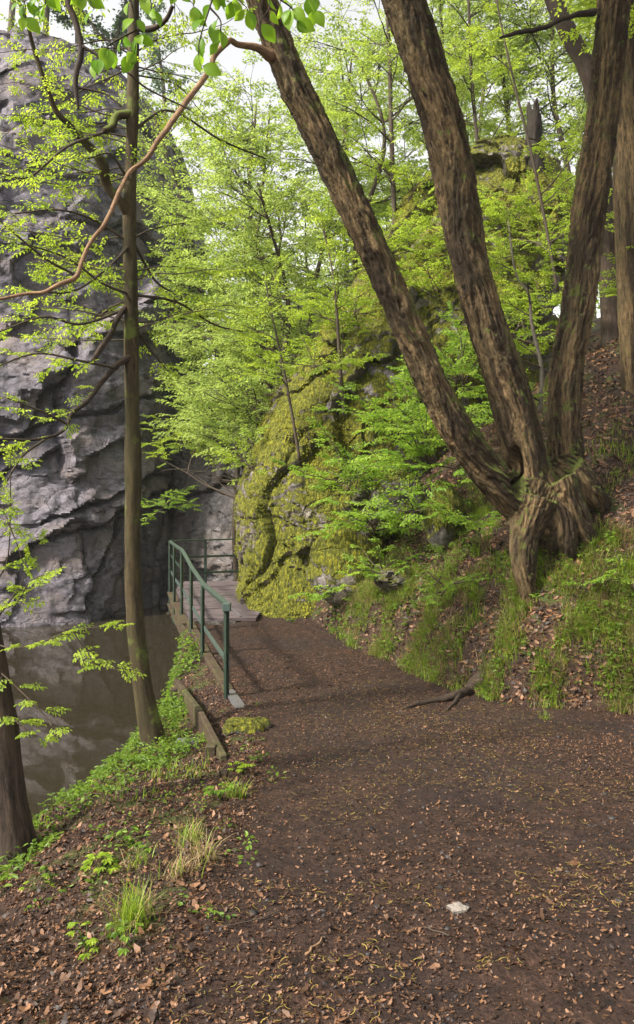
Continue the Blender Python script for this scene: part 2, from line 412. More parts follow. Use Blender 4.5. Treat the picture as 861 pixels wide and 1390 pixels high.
# ------------------------------------------------------------------ rocks
def loft_rock(rings, na, nz, p=2.6, front=True, amp=1.0, blk=1.0, seed=0, tilt=.5, strata=1.0, cracks=(), rough=1.0):
    rings = np.array(rings, float); zs = np.linspace(rings[0, 0], rings[-1, 0], nz)
    cx, cy, rx, ry = [np.interp(zs, rings[:, 0], rings[:, k]) for k in (1, 2, 3, 4)]
    if front:
        u = np.linspace(-1, 1, na, endpoint=False); a = -math.pi / 2 + math.pi * (u * .55 + .45 * u ** 3)
    else: a = np.linspace(0, 2 * math.pi, na, endpoint=False)
    c, s = np.cos(a), np.sin(a); rr = (np.abs(c) ** p + np.abs(s) ** p) ** (-1 / p)
    X = cx[:, None] + rx[:, None] * (c * rr)[None]; Y = cy[:, None] + ry[:, None] * (s * rr)[None]; Z = np.broadcast_to(zs[:, None], X.shape)
    Vv = np.stack([X, Y, Z], 2).reshape(-1, 3)
    nn = np.stack([np.broadcast_to(c, X.shape), np.broadcast_to(s, X.shape), 0 * X], 2).reshape(-1, 3)
    ca, sa = math.cos(tilt), math.sin(tilt)
    Rm = np.array([[ca, 0, -sa], [0, 1, 0], [sa, 0, ca]])
    q = Vv @ Rm.T
    warp = np.stack([fbm(q * .5, 3, seed + 1), fbm(q * .5, 3, seed + 2), fbm(q * .5, 3, seed + 3)], 1)
    d = np.zeros(len(Vv))
    for sc, am, ck in ((.15 / blk, 1.25, .12), (.42 / blk, .24, .08), (1.15 / blk, .08 * rough, .0), (3.4 / blk, .035, .0)):
        w2 = np.stack([fbm(q * sc * 2.2, 3, seed + 31), fbm(q * sc * 2.2, 3, seed + 32), fbm(q * sc * 2.2, 3, seed + 33)], 1)
        qq = q * np.array([1.25, 1, .8]) * sc + w2 * .30
        f1, f2, idv, cen = worley(qq, seed + int(sc * 100))
        dv = qq - cen; th = idv * 6.28 * 7
        facet = (dv[:, 0] * np.cos(th) + dv[:, 2] * np.sin(th)) * .75
        cr = 1 - sstep(0, .05, f2 - f1)
        d += am * ((idv - .5) * .75 + facet - ck * cr)
    for per, am, sl, sd in ((3.6, .55, .55, 61), (1.3, .10, -.35, 62), (.42, .035, .6, 63)):
        u_ = (Vv[:, 2] - sl * Vv[:, 0]) / (per * strata) + 1.1 * fbm(q * .22 / strata, 4, seed + sd) + .25 * fbm(q * 1.2 / strata, 3, seed + sd + 5)
        fr = u_ - np.floor(u_); d += am * strata * (sstep(0, .10, fr) * (1 - fr) - .4) * (.35 + .9 * _h(np.floor(u_).astype(np.int64), np.zeros(len(u_), np.int64), np.zeros(len(u_), np.int64), seed))
    rg = 1 - np.abs(fbm(q * np.array([.5, .5, 1.3]), 5, seed + 40, .6)) * 2
    d += .35 * fbm(q * .35, 4, seed + 7) + .05 * rough * fbm(q * 2.2, 5, seed + 8, .6) - .22 * rough * np.clip(rg - .80, 0, 1) * 3
    for cl in cracks:
        cw = np.stack([Vv[:, 0] + .22 * fbm(Vv * 1.3, 4, seed + 91), Vv[:, 2] + .22 * fbm(Vv * 1.3, 4, seed + 92)], 1); dm = np.full(len(Vv), 9.); sd_ = np.zeros(len(Vv))
        for a_, b_ in zip(cl[:-1], cl[1:]):
            a_ = np.array(a_); b_ = np.array(b_); t_ = np.clip(((cw - a_) @ (b_ - a_)) / ((b_ - a_) @ (b_ - a_)), 0, 1); e_ = cw - a_ - t_[:, None] * (b_ - a_); dd_ = np.hypot(e_[:, 0], e_[:, 1])
            sd_ = np.where(dd_ < dm, np.sign(e_[:, 1]), sd_); dm = np.minimum(dm, dd_)
        fr_ = (nn[:, 1] < 0); d += fr_ * (-.45 * (1 - sstep(.03, .12, dm)) + .22 * (sd_ > 0) * (1 - sstep(0, 1.6, dm)))
    Vv = Vv + nn * (d * amp)[:, None]; Vv[:, 2] += amp * .35 * fbm(q * .8, 4, seed + 13)
    ii = np.arange(nz - 1)[:, None] * na; jj = np.arange(na)[None]; j2 = (jj + 1) % na
    qd = np.stack([ii + jj, ii + j2, ii + na + j2, ii + na + jj], 2).reshape(-1, 4)
    top = len(Vv); Vv = np.vstack([Vv, [cx[-1], cy[-1], zs[-1] + .2 * amp]])
    tr = [[(nz - 1) * na + k, (nz - 1) * na + (k + 1) % na, top] for k in range(na)]
    return Vv, qd, np.array(tr)

def rock(name, mt, label, *a, **k):
    Vv, q, t = loft_rock(*a, **k)
    o = mk(name, Vv, [q, t], mt, None, True); tag(o, label, 'rock')
    try:
        o.data.set_sharp_from_angle(angle=R(38))
    except Exception: pass
    return o
cxz = lambda l: [tuple(P(x_, y_, 25.6)[[0, 2]]) for x_, y_ in l]
CRACKS = [cxz([(20, 765), (45, 746), (91, 723), (121, 715), (151, 698), (178, 672), (205, 660)]), cxz([(104, 830), (108, 812), (113, 786), (131, 751), (151, 698)]), cxz([(50, 712), (101, 685), (140, 668), (185, 640)]),
          cxz([(-10, 600), (60, 560), (120, 548), (200, 500)]), cxz([(60, 560), (75, 470), (120, 400), (190, 360)])]
CLIFF = rock('cliff', M['cliff'], 'tall grey violet rock cliff rising from the water across the river',
     [(-5, -15.2, 34.5, 9.9, 9.6), (-2, -15.2, 34.6, 9.8, 9.3), (3, -15.4, 34.9, 9.9, 8.9), (8, -15.6, 35.3, 10.0, 8.6), (13, -15.8, 35.8, 9.8, 8.2), (16.5, -16.0, 36.2, 9.3, 7.6), (19, -16.6, 36.6, 8.4, 6.8), (20.3, -17.5, 37.2, 6.5, 4.6), (21, -18, 37.5, 3, 2)],
     620, 420, p=3.4, amp=.8, seed=20, rough=.5, cracks=CRACKS)
rock('rock_wall', M['backrock'], 'dark rock wall behind the far railing of the footbridge',
     [(-5, -.9, 34.5, 5.9, 7), (0, -.9, 34.7, 5.7, 6.6), (3.2, -.9, 35, 5.2, 6.0), (4.6, -.6, 36, 4.6, 5.0), (8, 0, 37.5, 4.0, 4.2), (10, .6, 38.5, 2.0, 2.0)],
     320, 220, p=2.8, amp=.8, blk=.8, seed=50)
MOSSR = rock('mossy_outcrop', M['moss_rock'], 'tall outcrop covered in yellow green moss, rising beside the bridge deck',
     [(-4.6, .2, 17.4, 2.05, 2.9), (-1, .2, 17.4, 2.05, 2.95), (1, .4, 17.5, 2.15, 2.9), (3, 1.2, 18.0, 2.35, 2.8), (4.6, 2.1, 18.5, 2.5, 2.7), (6.0, 3.3, 18.9, 2.5, 2.5), (8, 4.3, 19.4, 2.1, 2.1), (9.2, 4.7, 19.7, 1.5, 1.6), (10, 4.9, 19.9, .7, .8)],
     520, 420, p=2.4, amp=.55, blk=.55, seed=80, tilt=.3, strata=.55)
rock('rock_outcrop', M['boulder'], 'dark recessed rock face behind the shrubs, right of the mossy outcrop',
     [(-2, 3.0, 18.6, 2.6, 2.7), (1, 3.0, 18.6, 2.6, 2.7), (3.4, 3.4, 18.8, 2.4, 2.4), (5.2, 4.0, 19.2, 1.8, 1.8), (6.2, 4.4, 19.5, .8, .8)], 260, 200, p=2.6, amp=.45, blk=.5, seed=120, strata=.5)
def boulder(c, r, label, mt='boulder', seed=0, sq=(1, 1, .7)):
    n = 60; zz = np.linspace(-.98, 1, 40)
    rings = [(z * r * sq[2], 0, 0, r * sq[0] * math.sqrt(max(1 - z * z, .003)), r * sq[1] * math.sqrt(max(1 - z * z, .003))) for z in zz]
    Vv, q, t = loft_rock(rings, n, 40, p=2.3, front=False, amp=.22 * r / 0.6, blk=.22 * r / .6, seed=seed, strata=.25)
    Vv = Vv + np.array(c)
    o = mk('rock', Vv, [q, t], M[mt]); o.data.set_sharp_from_angle(angle=R(40)); return tag(o, label, 'rock')
p = P(600, 690, 11.8); boulder(p + [0, 0, -.1], .42, 'grey mossy boulder in shade beneath the leaning left stem', seed=3, sq=(.75, .8, 1.3))
p = P(470, 735, 13.6); boulder(p + [0, 0, -.3], .75, 'dark mossy boulder at the foot of the outcrop beside the path', seed=5, sq=(.9, .7, 1.1), mt='moss_rock')
p = P(530, 665, 13.2); boulder(p + [0, .3, -.2], .7, 'dark boulder overhung by bright shrub leaves on the slope', seed=6, sq=(.9, .7, .8))
p = P(540, 770, 11.9); boulder(p + [0, .1, -.2], .3, 'small brown stone bedded in litter on the lower slope', seed=7)
p = P(328, 985, 7.5); boulder([p[0], p[1], gz(p[0], p[1]) + .03], .13, 'small moss capped stone beside the near railing post', seed=8, sq=(1.5, 1, .8), mt='moss_rock')
p = P(352, 978, 7.7); boulder([p[0], p[1], gz(p[0], p[1]) + .02], .10, 'small mossy stone at the path edge, right of its twin', seed=9, sq=(1.3, 1, .7), mt='moss_rock')

# ------------------------------------------------------------------ leaves and sprays
LEAF6 = (np.array([(0, 0, 0), (.3, .27, .05), (.72, .2, .03), (1, 0, -.12), (.72, -.2, .03), (.3, -.27, .05)]), np.array([(0, 3, 2, 1), (0, 5, 4, 3)]))
LEAF4 = (np.array([(0, 0, 0), (.45, .29, .03), (1, 0, -.05), (.45, -.29, .03)]), np.array([(0, 3, 2, 1)]))
_a = np.linspace(0, 1, 6); _w = np.array([0, .2, .3, .31, .19, 0])
def _big():
    pts = []; f = []
    for k in range(6):
        z = .06 * math.sin(_a[k] * 3.1) - .16 * _a[k] ** 2
        pts += [(_a[k], 0, z - .02), (_a[k], _w[k], z + .07 * _w[k] / .3), (_a[k], -_w[k], z + .07 * _w[k] / .3)]
    for k in range(5):
        b = 3 * k; f += [(b, b + 3, b + 4, b + 1), (b, b + 2, b + 5, b + 3)]
    return np.array(pts), np.array(f)
LEAFB = _big()

def place(tmpl, pos, d, up, size, rnd=None):
    """instances of a small template: x along d, z ~ up"""
    T, Fc = tmpl; d = nrmr(d); y = nrmr(np.cross(up, d)); z = np.cross(d, y); size = np.broadcast_to(size, (len(pos),))
    V = pos[:, None] + size[:, None, None] * (T[None, :, 0, None] * d[:, None] + T[None, :, 1, None] * y[:, None] + T[None, :, 2, None] * z[:, None])
    k = len(T); F_ = (np.arange(len(pos))[:, None, None] * k + Fc[None]).reshape(-1, Fc.shape[1])
    rnd = rs.random(len(pos)) if rnd is None else rnd
    return V.reshape(-1, 3), F_, np.repeat(rnd, k)

def make_spray(seed, side=7, step=.055, lsize=.075, droop=.18, wide=.5):
    r = np.random.default_rng(seed); lp, ld, ln, ls = [], [], [], []; tw = MB()
    def line(o, d, L, n, rad):
        pts = [np.array(o, float)]; d = np.array(d, float)
        for k in range(n):
            d = nrm(d + r.normal(0, .09, 3) * [1, 1, .6] + [0, 0, -droop * .12]); pts.append(pts[-1] + d * L / n)
        pts = np.array(pts); V, q, t, co = tube(pts, np.linspace(rad, rad * .35, len(pts)), 3, cap=False); tw.add(V, q, barkco=co)
        return pts
    def leaves(pts, sp):
        seg = np.linalg.norm(np.diff(pts, axis=0), axis=1); L = seg.sum(); n = max(2, int(L / sp)); cum = np.concatenate([[0], np.cumsum(seg)])
        for k in range(n):
            u = (k + .8) / n * L; j = min(np.searchsorted(cum, u) - 1, len(seg) - 1); j = max(j, 0)
            o = pts[j] + (pts[j + 1] - pts[j]) * (u - cum[j]) / seg[j]; dd = nrm(pts[j + 1] - pts[j])
            sg = 1 if k % 2 else -1; a = sg * r.uniform(.5, 1.1) if k < n - 1 else r.normal(0, .2)
            v = np.array([dd[0] * math.cos(a) - dd[1] * math.sin(a), dd[0] * math.sin(a) + dd[1] * math.cos(a), dd[2] - r.uniform(.05, .6)])
            lp.append(o); ld.append(nrm(v)); ln.append(nrm(np.array([0, 0, 1.]) + r.normal(0, .38, 3))); ls.append(lsize * r.uniform(.45, 1.25))
    main = line((0, 0, 0), (1, 0, .08), 1, 7, .007); leaves(main[2:], step)
    for k in range(side):
        u = .15 + .78 * k / side; j = int(u * 7); o = main[j] + (main[j + 1] - main[j]) * (u * 7 - j); sg = 1 if k % 2 else -1
        a = sg * r.uniform(.65, 1.0); L = wide * (1 - u * .72) * r.uniform(.7, 1.15)
        s = line(o, (math.cos(a), math.sin(a), r.normal(0, .08)), L, 4, .004); leaves(s, step)
    return dict(p=np.array(lp), d=np.array(ld), n=np.array(ln), s=np.array(ls), tv=np.concatenate(tw.V), tq=np.concatenate(tw.Fq), tc=np.concatenate(tw.A['barkco']))
SPR = [make_spray(s) for s in range(6)]
SPR_FAR = [make_spray(20 + s, side=6, step=.085, lsize=.11) for s in range(5)]

def sprays_to(leaf_mb, twig_mb, pl, templates, tmpl=LEAF6, twigs=True, lscale=1.0):
    """pl: list of (origin, dir, up, scale)"""
    if not pl: return
    O = np.array([a[0] for a in pl]); D = nrmr(np.array([a[1] for a in pl])); U = np.array([a[2] for a in pl]); Sc = np.array([a[3] for a in pl])
    Y = nrmr(np.cross(U, D)); Z = np.cross(D, Y); pick = rs.integers(0, len(templates), len(pl))
    for k, T in enumerate(templates):
        m = pick == k
        if not m.any(): continue
        o, d, y, z, s = O[m], D[m], Y[m], Z[m], Sc[m]
        B = np.stack([d, y, z], 1)  # rows
        tf = lambda X: np.einsum('pi,nij->npj', X, B)
        lp = o[:, None] + s[:, None, None] * tf(T['p']); ld = tf(T['d']); ln = tf(T['n'])
        n = lp.shape[0] * lp.shape[1]
        sz = (T['s'][None] * s[:, None] ** .5 * lscale).reshape(-1)
        r = np.clip(np.repeat(rs.random(len(o)), lp.shape[1]) * .5 + rs.random(n) * .5, 0, 1)
        Vv, Fq, rn = place(tmpl, lp.reshape(-1, 3), ld.reshape(-1, 3), ln.reshape(-1, 3), sz, r)
        leaf_mb.add(Vv, Fq, rnd=rn)
        if twigs and twig_mb is not None:
            tv = o[:, None] + s[:, None, None] * tf(T['tv']); kk = len(T['tv'])
            tq = (np.arange(len(o))[:, None, None] * kk + T['tq'][None]).reshape(-1, 4)
            twig_mb.add(tv.reshape(-1, 3), tq, barkco=np.tile(T['tc'], (len(o), 1)))

UPV = np.array([0, 0, 1.])
def limb_path(o, d, L, n=10, up=.0, wob=.12, r=rs):
    pts = [np.array(o, float)]; d = nrm(np.array(d, float))
    for k in range(n):
        d = nrm(d + r.normal(0, wob, 3) + [0, 0, up / n]); pts.append(pts[-1] + d * L / n)
    return np.array(pts)

def foliate(pts, pl, sc=(.6, 1.0), step=.28, start=.25, r=rs, flat=.25):
    seg = np.linalg.norm(np.diff(pts, axis=0), axis=1); cum = np.concatenate([[0], np.cumsum(seg)]); L = cum[-1]
    u = L * start; k = 0
    while u < L:
        j = max(0, min(np.searchsorted(cum, u) - 1, len(seg) - 1)); o = pts[j] + (pts[j + 1] - pts[j]) * (u - cum[j]) / seg[j]
        dd = nrm(pts[j + 1] - pts[j]); sg = 1 if k % 2 else -1; a = sg * r.uniform(.5, 1.2)
        h = nrm(np.array([dd[0], dd[1], dd[2] * .3]) + r.normal(0, .15, 3))
        v = np.array([h[0] * math.cos(a) - h[1] * math.sin(a), h[0] * math.sin(a) + h[1] * math.cos(a), h[2] + r.normal(0, .15)])
        pl.append((o, v, UPV + r.normal(0, flat, 3), r.uniform(*sc) * (1.1 - .4 * u / L))); u += step * r.uniform(.7, 1.3); k += 1
    dd = pts[-1] - pts[-2]
    pl.append((pts[-1], nrm(dd) * [1, 1, .5], UPV + r.normal(0, flat, 3), r.uniform(*sc) * .8))

def rnd_dir(az, el): return np.array([math.cos(az) * math.cos(el), math.sin(az) * math.cos(el), math.sin(el)])

def leafy_tree(name, label, cat, trunk, rad, nlimb=14, llen=(1.5, 3), start=.3, el=(.1, .9), az=None, mats=('leaf', 'twig'), barkm='twig', templates=None, group=None,
               sc=(.6, 1.0), step=.3, tmpl=LEAF6, seed=1, sub=2, ns=10, lscale=1.0, parent=None, rridge=.05, zmin=None):
    r = np.random.default_rng(seed); templates = templates or SPR
    root = parent or empty(name, trunk[0], label, cat, group)
    tp = smooth_path(trunk, max(14, 6 * len(trunk))); rr = np.interp(np.linspace(0, 1, len(tp)), np.linspace(0, 1, len(rad)), rad)
    if parent is None:
        mb = MB(); add_tube(mb, tp, rr, ns, ridge=rridge, lump=.08, seed=seed); mb.build('trunk', M[barkm], root)
    lm = MB(); br = MB(); pl = []
    for k in range(nlimb):
        u = start + (1 - start) * (k + r.random()) / nlimb; j = min(int(u * (len(tp) - 1)), len(tp) - 2)
        a = r.uniform(0, 2 * math.pi) if az is None else r.uniform(*az)
        L = r.uniform(*llen) * (1.1 - .5 * u); path = limb_path(tp[j], rnd_dir(a, r.uniform(*el)), L, 10, .1, .1, r)
        r0 = min(rr[j] * .6, .006 + .011 * L)
        add_tube(br, path, np.linspace(r0, .003, 11), 5, cap=False); foliate(path, pl, sc, step, .2, r)
        for q in range(sub):
            jj = r.integers(2, 8); pp = limb_path(path[jj], nrm(path[jj + 1] - path[jj]) + rnd_dir(r.uniform(0, 6.28), r.uniform(-.2, .4)) * .8, L * .5, 7, .0, .12, r)
            add_tube(br, pp, np.linspace(r0 * .5, .003, 8), 4, cap=False); foliate(pp, pl, sc, step, .15, r)
    foliate(tp[int(len(tp) * .8):], pl, sc, step, .1, r)
    if zmin is not None: pl = [q for q in pl if q[0][2] > zmin]
    sprays_to(lm, br, pl, templates, tmpl, True, lscale)
    br.build('branches', M[mats[1]], root); lm.build('crown', M[mats[0]], root, smooth=False)
    return root

# ------------------------------------------------------------------ the three-stemmed hornbeam
def stem_pts(lst): 
    a = np.array([(*P(x, y, D), r / F * D) for x, y, D, r in lst]); return a
stemsdef = [
    [(728, 702, 9.75, 34), (694, 672, 9.6, 32), (655, 632, 9.45, 29), (620, 585, 9.3, 27), (590, 530, 9.2, 26), (552, 440, 9.05, 26), (512, 352, 8.9, 25), (468, 258, 8.8, 25), (424, 165, 8.7, 25), (400, 118, 8.65, 25), (375, 55, 8.6, 25), (346, -20, 8.5, 24), (300, -130, 8.4, 22), (230, -280, 8.2, 18), (190, -420, 8.1, 12)],
    [(735, 708, 9.8, 38), (717, 640, 9.75, 36), (700, 570, 9.7, 34), (680, 500, 9.6, 33), (656, 425, 9.5, 31), (636, 350, 9.4, 31), (622, 270, 9.3, 32), (604, 180, 9.2, 33), (578, 90, 9.1, 34), (547, 0, 9.0, 34), (520, -90, 8.9, 33), (490, -240, 8.8, 28), (480, -420, 8.7, 20)],
    [(752, 700, 10.0, 36), (766, 630, 10.1, 30), (765, 560, 10.1, 27), (768, 500, 10.1, 27), (782, 430, 10.0, 27), (792, 350, 10.0, 27), (802, 270, 9.9, 26), (816, 175, 9.8, 25), (826, 80, 9.7, 26), (834, -10, 9.6, 26), (842, -120, 9.5, 24), (850, -300, 9.4, 18)],
]
rootsdef = [
    [(722, 680, 9.65, 40), (713, 725, 9.55, 24), (711, 765, 9.5, 19), (717, 805, 9.5, 13), (722, 850, 9.6, 6)],
    [(750, 660, 9.8, 40), (778, 700, 9.7, 24), (800, 735, 9.75, 15), (815, 765, 9.9, 8)],
    [(745, 680, 9.8, 36), (765, 722, 9.6, 20), (775, 760, 9.65, 10), (780, 800, 9.8, 6)],
    [(770, 640, 10.0, 30), (800, 668, 10.0, 22), (822, 695, 10.2, 14), (840, 720, 10.5, 8)],
    [(700, 690, 9.7, 30), (742, 712, 9.7, 26), (752, 738, 9.75, 18), (745, 770, 9.9, 10)],
    [(742, 690, 10.0, 48), (745, 720, 10.2, 38), (748, 780, 10.5, 34)],
]
hb = empty('hornbeam_tree', [P(735, 740, 9.9)[0], 9.9, float(gz(P(735, 740, 9.9)[0], 9.9))], 'large brown hornbeam with three thick leaning stems rising from one hollow base', 'tree')
allp = []; tmp = MB()
for k, sd in enumerate(stemsdef + rootsdef):
    a = stem_pts(sd); a[:, 3] *= .84 if k < 3 else .9; sp = smooth_path(a, 160 if k < 3 else 90); V0, q, t, co = tube(sp[:, :3], sp[:, 3], 24); tmp.add(V0, q, t)
    allp.append(sp)
o = tmp.build('tmp', None)
md = o.modifiers.new('r', 'REMESH'); md.mode = 'VOXEL'; md.voxel_size = .0145
ms = o.modifiers.new('s', 'SMOOTH'); ms.factor = .6; ms.iterations = 10
dg = bpy.context.evaluated_depsgraph_get(); ev = o.evaluated_get(dg); me = bpy.data.meshes.new_from_object(ev)
nv = len(me.vertices); V0 = np.zeros(nv * 3, np.float32); me.vertices.foreach_get('co', V0); V0 = V0.reshape(-1, 3).astype(float)
Nn = np.zeros(nv * 3, np.float32); me.vertices.foreach_get('normal', Nn); Nn = Nn.reshape(-1, 3).astype(float)
L = np.zeros(len(me.loops), np.int32); me.loops.foreach_get('vertex_index', L)
LT = np.zeros(len(me.polygons), np.int32); me.polygons.foreach_get('loop_total', LT); assert (LT == 4).all(); L = L.reshape(-1, 4)
bpy.data.objects.remove(o)
best = np.full(nv, 9e9); own = np.zeros(nv, int); tco = np.zeros(nv); perp = np.zeros((nv, 3))
for k, sp in enumerate(allp):
    s = np.concatenate([[0], np.cumsum(np.linalg.norm(np.diff(sp[:, :3], axis=0), axis=1))])
    for a in range(0, nv, 15000):
        sl = slice(a, a + 15000)
        d = np.linalg.norm(V0[sl][:, None] - sp[None, :, :3], axis=2) - sp[None, :, 3]; jx = d.argmin(1); dm = d[np.arange(len(jx)), jx]
        mm = dm < best[sl]; idx = np.arange(a, a + len(jx))[mm]
        best[idx] = dm[mm]; own[idx] = k; jj = jx[mm]; c0 = sp[jj, :3]; T = nrmr(np.gradient(sp[:, :3], axis=0))[jj]
        dv = V0[idx] - c0; al = (dv * T).sum(1); tco[idx] = s[jj] + al; perp[idx] = dv - al[:, None] * T
bc = np.stack([perp[:, 0], perp[:, 1] + perp[:, 2] * .7, tco * (1 if True else 1)], 1)
bc += np.stack([fbm(V0 * 1.1, 3, 71), fbm(V0 * 1.1, 3, 72), 0 * tco], 1) * .09
r1 = fbm(bc * [21, 21, 2.7], 4, 61); r2 = fbm(bc * [42, 42, 9], 3, 62); r3 = fbm(bc * [4.5, 4.5, .7], 3, 63)
rid = 1 - np.abs(r1) * 2.2
disp = -.008 + .04 * r3 + .036 * (np.clip(rid, -.2, .85) - .5) + .022 * r2
kn = P(392, 128, 8.5); disp += .07 * np.exp(-(np.linalg.norm(V0 - (kn + [-.12, 0, -.05]), axis=1) / .16) ** 2)
hol = P(703, 640, 9.4); hd = (V0 - hol) / np.array([.085, .5, .27]); disp -= .30 * np.exp(-(np.linalg.norm(hd, axis=1)) ** 4)
disp = np.where(own >= 3, disp * .75, disp)
V0 = V0 + Nn * disp[:, None]
fo = own[L[:, 0]]
for k in range(3):
    q = L[fo == k]; u, inv = np.unique(q, return_inverse=True)
    mk('stem', V0[u], inv.reshape(-1, 4), M['bark'], hb, True, {'barkco': bc[u]})
q = L[fo >= 3]; u, inv = np.unique(q, return_inverse=True); mk('root_base', V0[u], inv.reshape(-1, 4), M['bark'], hb, True, {'barkco': bc[u]})
def branch(pts, parent, mt, ns=10, name='branch', n=60, ridge=.16, lump=.15, seed=0):
    a = stem_pts(pts); sp = smooth_path(a, n); w_ = np.concatenate([[0], np.cumsum(np.linalg.norm(np.diff(sp[:, :3], axis=0), axis=1))]) * 4.5 + seed * 9; sp[1:, :3] += (np.stack([vnoise(np.c_[w_, w_ * 0, w_ * 0], 5 + k_) for k_ in range(3)], 1) * (sp[:, 3:4] * .9))[1:]; mb = MB(); add_tube(mb, sp[:, :3], np.maximum(sp[:, 3], .0025), ns, ridge=ridge, lump=lump, seed=seed); return mb.build(name, M[mt], parent), sp[:, :3]
dbr, _ = branch([(372, 78, 8.55, 8), (348, 62, 8.4, 5), (318, 56, 8.2, 4.2), (303, 64, 8.1, 4), (272, 112, 7.9, 3.8), (240, 152, 7.7, 3.6), (212, 196, 7.5, 3.4), (190, 222, 7.45, 3.5), (166, 250, 7.3, 3.2), (142, 302, 7.1, 3.2), (120, 338, 7.0, 3), (104, 372, 6.9, 3.2), (82, 384, 6.8, 3.2), (60, 396, 6.75, 2.4), (30, 400, 6.7, 2), (-30, 412, 6.6, 1.6)], hb, 'dead', 10, seed=4, n=110)
rc = np.random.default_rng(909); cbr = MB(); clf = MB(); cpl = []
for k in range(3):
    for q_ in range(11):
        spk = allp[k]; up_ = np.where(spk[:, 2] > 7.3)[0]; jx_ = up_[int(len(up_) * (q_ + rc.random()) / 11.01)]; o_ = spk[jx_, :3]
        L_ = rc.uniform(2.2, 4.2); pth = limb_path(o_, rnd_dir(rc.uniform(0, 6.28), rc.uniform(.15, .9)), L_, 10, .25, .1, rc); add_tube(cbr, pth, np.linspace(.045, .008, 11), 6, cap=False); foliate(pth, cpl, (.6, 1.0), .26, .2, rc)
        for u_ in range(3):
            jj_ = rc.integers(2, 8); pp_ = limb_path(pth[jj_], nrm(pth[jj_ + 1] - pth[jj_]) + rnd_dir(rc.uniform(0, 6.28), rc.uniform(-.1, .4)) * .9, L_ * .55, 7, .0, .12, rc); add_tube(cbr, pp_, np.linspace(.02, .004, 8), 5, cap=False); foliate(pp_, cpl, (.6, 1.0), .26, .15, rc)
cpl = [c_ for c_ in cpl if c_[0][2] > 7.0]
sprays_to(clf, cbr, cpl, SPR, LEAF6, True, 1.1); cbr.build('limbs', M['bark_slim'], hb); clf.build('crown', M['leaf'], hb, smooth=False)
dbr['label'] = 'long bare reddish branch sagging to the left'
branch([(806, 15, 9.6, 4.5), (780, 19, 9.4, 3.8), (745, 36, 9.3, 3.6), (715, 38, 9.2, 3.2), (690, 47, 9.2, 2.6), (678, 52, 9.2, 1)], hb, 'bark_dark', seed=5)
# ------------------------------------------------------------------ slim tree at left
st = empty('slim_tree', P(208, 1006, 8.0), 'slim straight mossy grey brown tree growing on the riverbank', 'tree')
a = stem_pts([(214, 1040, 8.0, 30), (208, 1004, 8.0, 21), (199, 960, 8.0, 16), (190, 900, 8.0, 14), (183, 830, 8.0, 13), (180, 740, 8.0, 12.5), (181, 640, 8.0, 12), (179, 520, 8.0, 11.5), (178, 400, 8.0, 11), (176, 300, 8.0, 10.5), (179, 200, 8.0, 9.5), (181, 100, 8.0, 9), (182, 0, 8.0, 8.5), (184, -150, 8.0, 7.5), (188, -400, 8, 5)])
sp = smooth_path(a, 200); mb = MB(); add_tube(mb, sp[:, :3], sp[:, 3] * .86, 28, ridge=.09, lump=.16, seed=12); mb.build('trunk', M['bark_slim'], st)
lm = MB(); tw = MB(); pl = []
_, b1 = branch([(178, 305, 8.0, 7), (160, 270, 7.9, 6), (140, 228, 7.8, 6), (118, 195, 7.7, 5.5), (98, 175, 7.6, 4.5), (75, 150, 7.5, 4), (58, 105, 7.4, 3.5), (45, 60, 7.3, 3), (30, 10, 7.2, 2.5), (5, -60, 7.1, 2)], st, 'bark_slim', seed=21)
_, b2 = branch([(180, 480, 8.0, 5.5), (160, 498, 7.9, 4.5), (138, 520, 7.8, 4), (118, 545, 7.7, 3.5), (98, 560, 7.6, 3), (90, 580, 7.5, 2.5), (60, 597, 7.4, 2.2), (0, 595, 7.2, 1.6)], st, 'bark_dark', seed=22)
_, b3 = branch([(176, 408, 8.0, 4), (160, 430, 7.9, 4), (140, 470, 7.8, 3.6), (128, 490, 7.75, 3)], st, 'bark_dark', seed=23)
_, b4 = branch([(180, 35, 8.0, 4), (200, 35, 7.9, 4), (220, 28, 7.8, 3.5), (235, 8, 7.7, 3)], st, 'bark_dark', seed=24)
_, b5 = branch([(176, 152, 8.0, 6), (160, 160, 7.9, 5.5), (152, 172, 7.8, 5), (140, 178, 7.7, 4)], st, 'bark_slim', seed=25)
rl = np.random.default_rng(5)
def twig_line(px, parent_mb, pl, r0=2.2, sc=(.3, .55), step=.16, start=.15, D=None):
    a = stem_pts([(x, y, d, r0 * (1 - .7 * k / len(px))) for k, (x, y, d) in enumerate(px)]); sp_ = smooth_path(a, 24)
    add_tube(parent_mb, sp_[:, :3], np.maximum(sp_[:, 3], .002), 5, cap=False); foliate(sp_[:, :3], pl, sc, step, start, rl)
foliate(b2, pl, (.25, .45), .18, .3, rl); foliate(b1, pl, (.2, .4), .2, .45, rl)
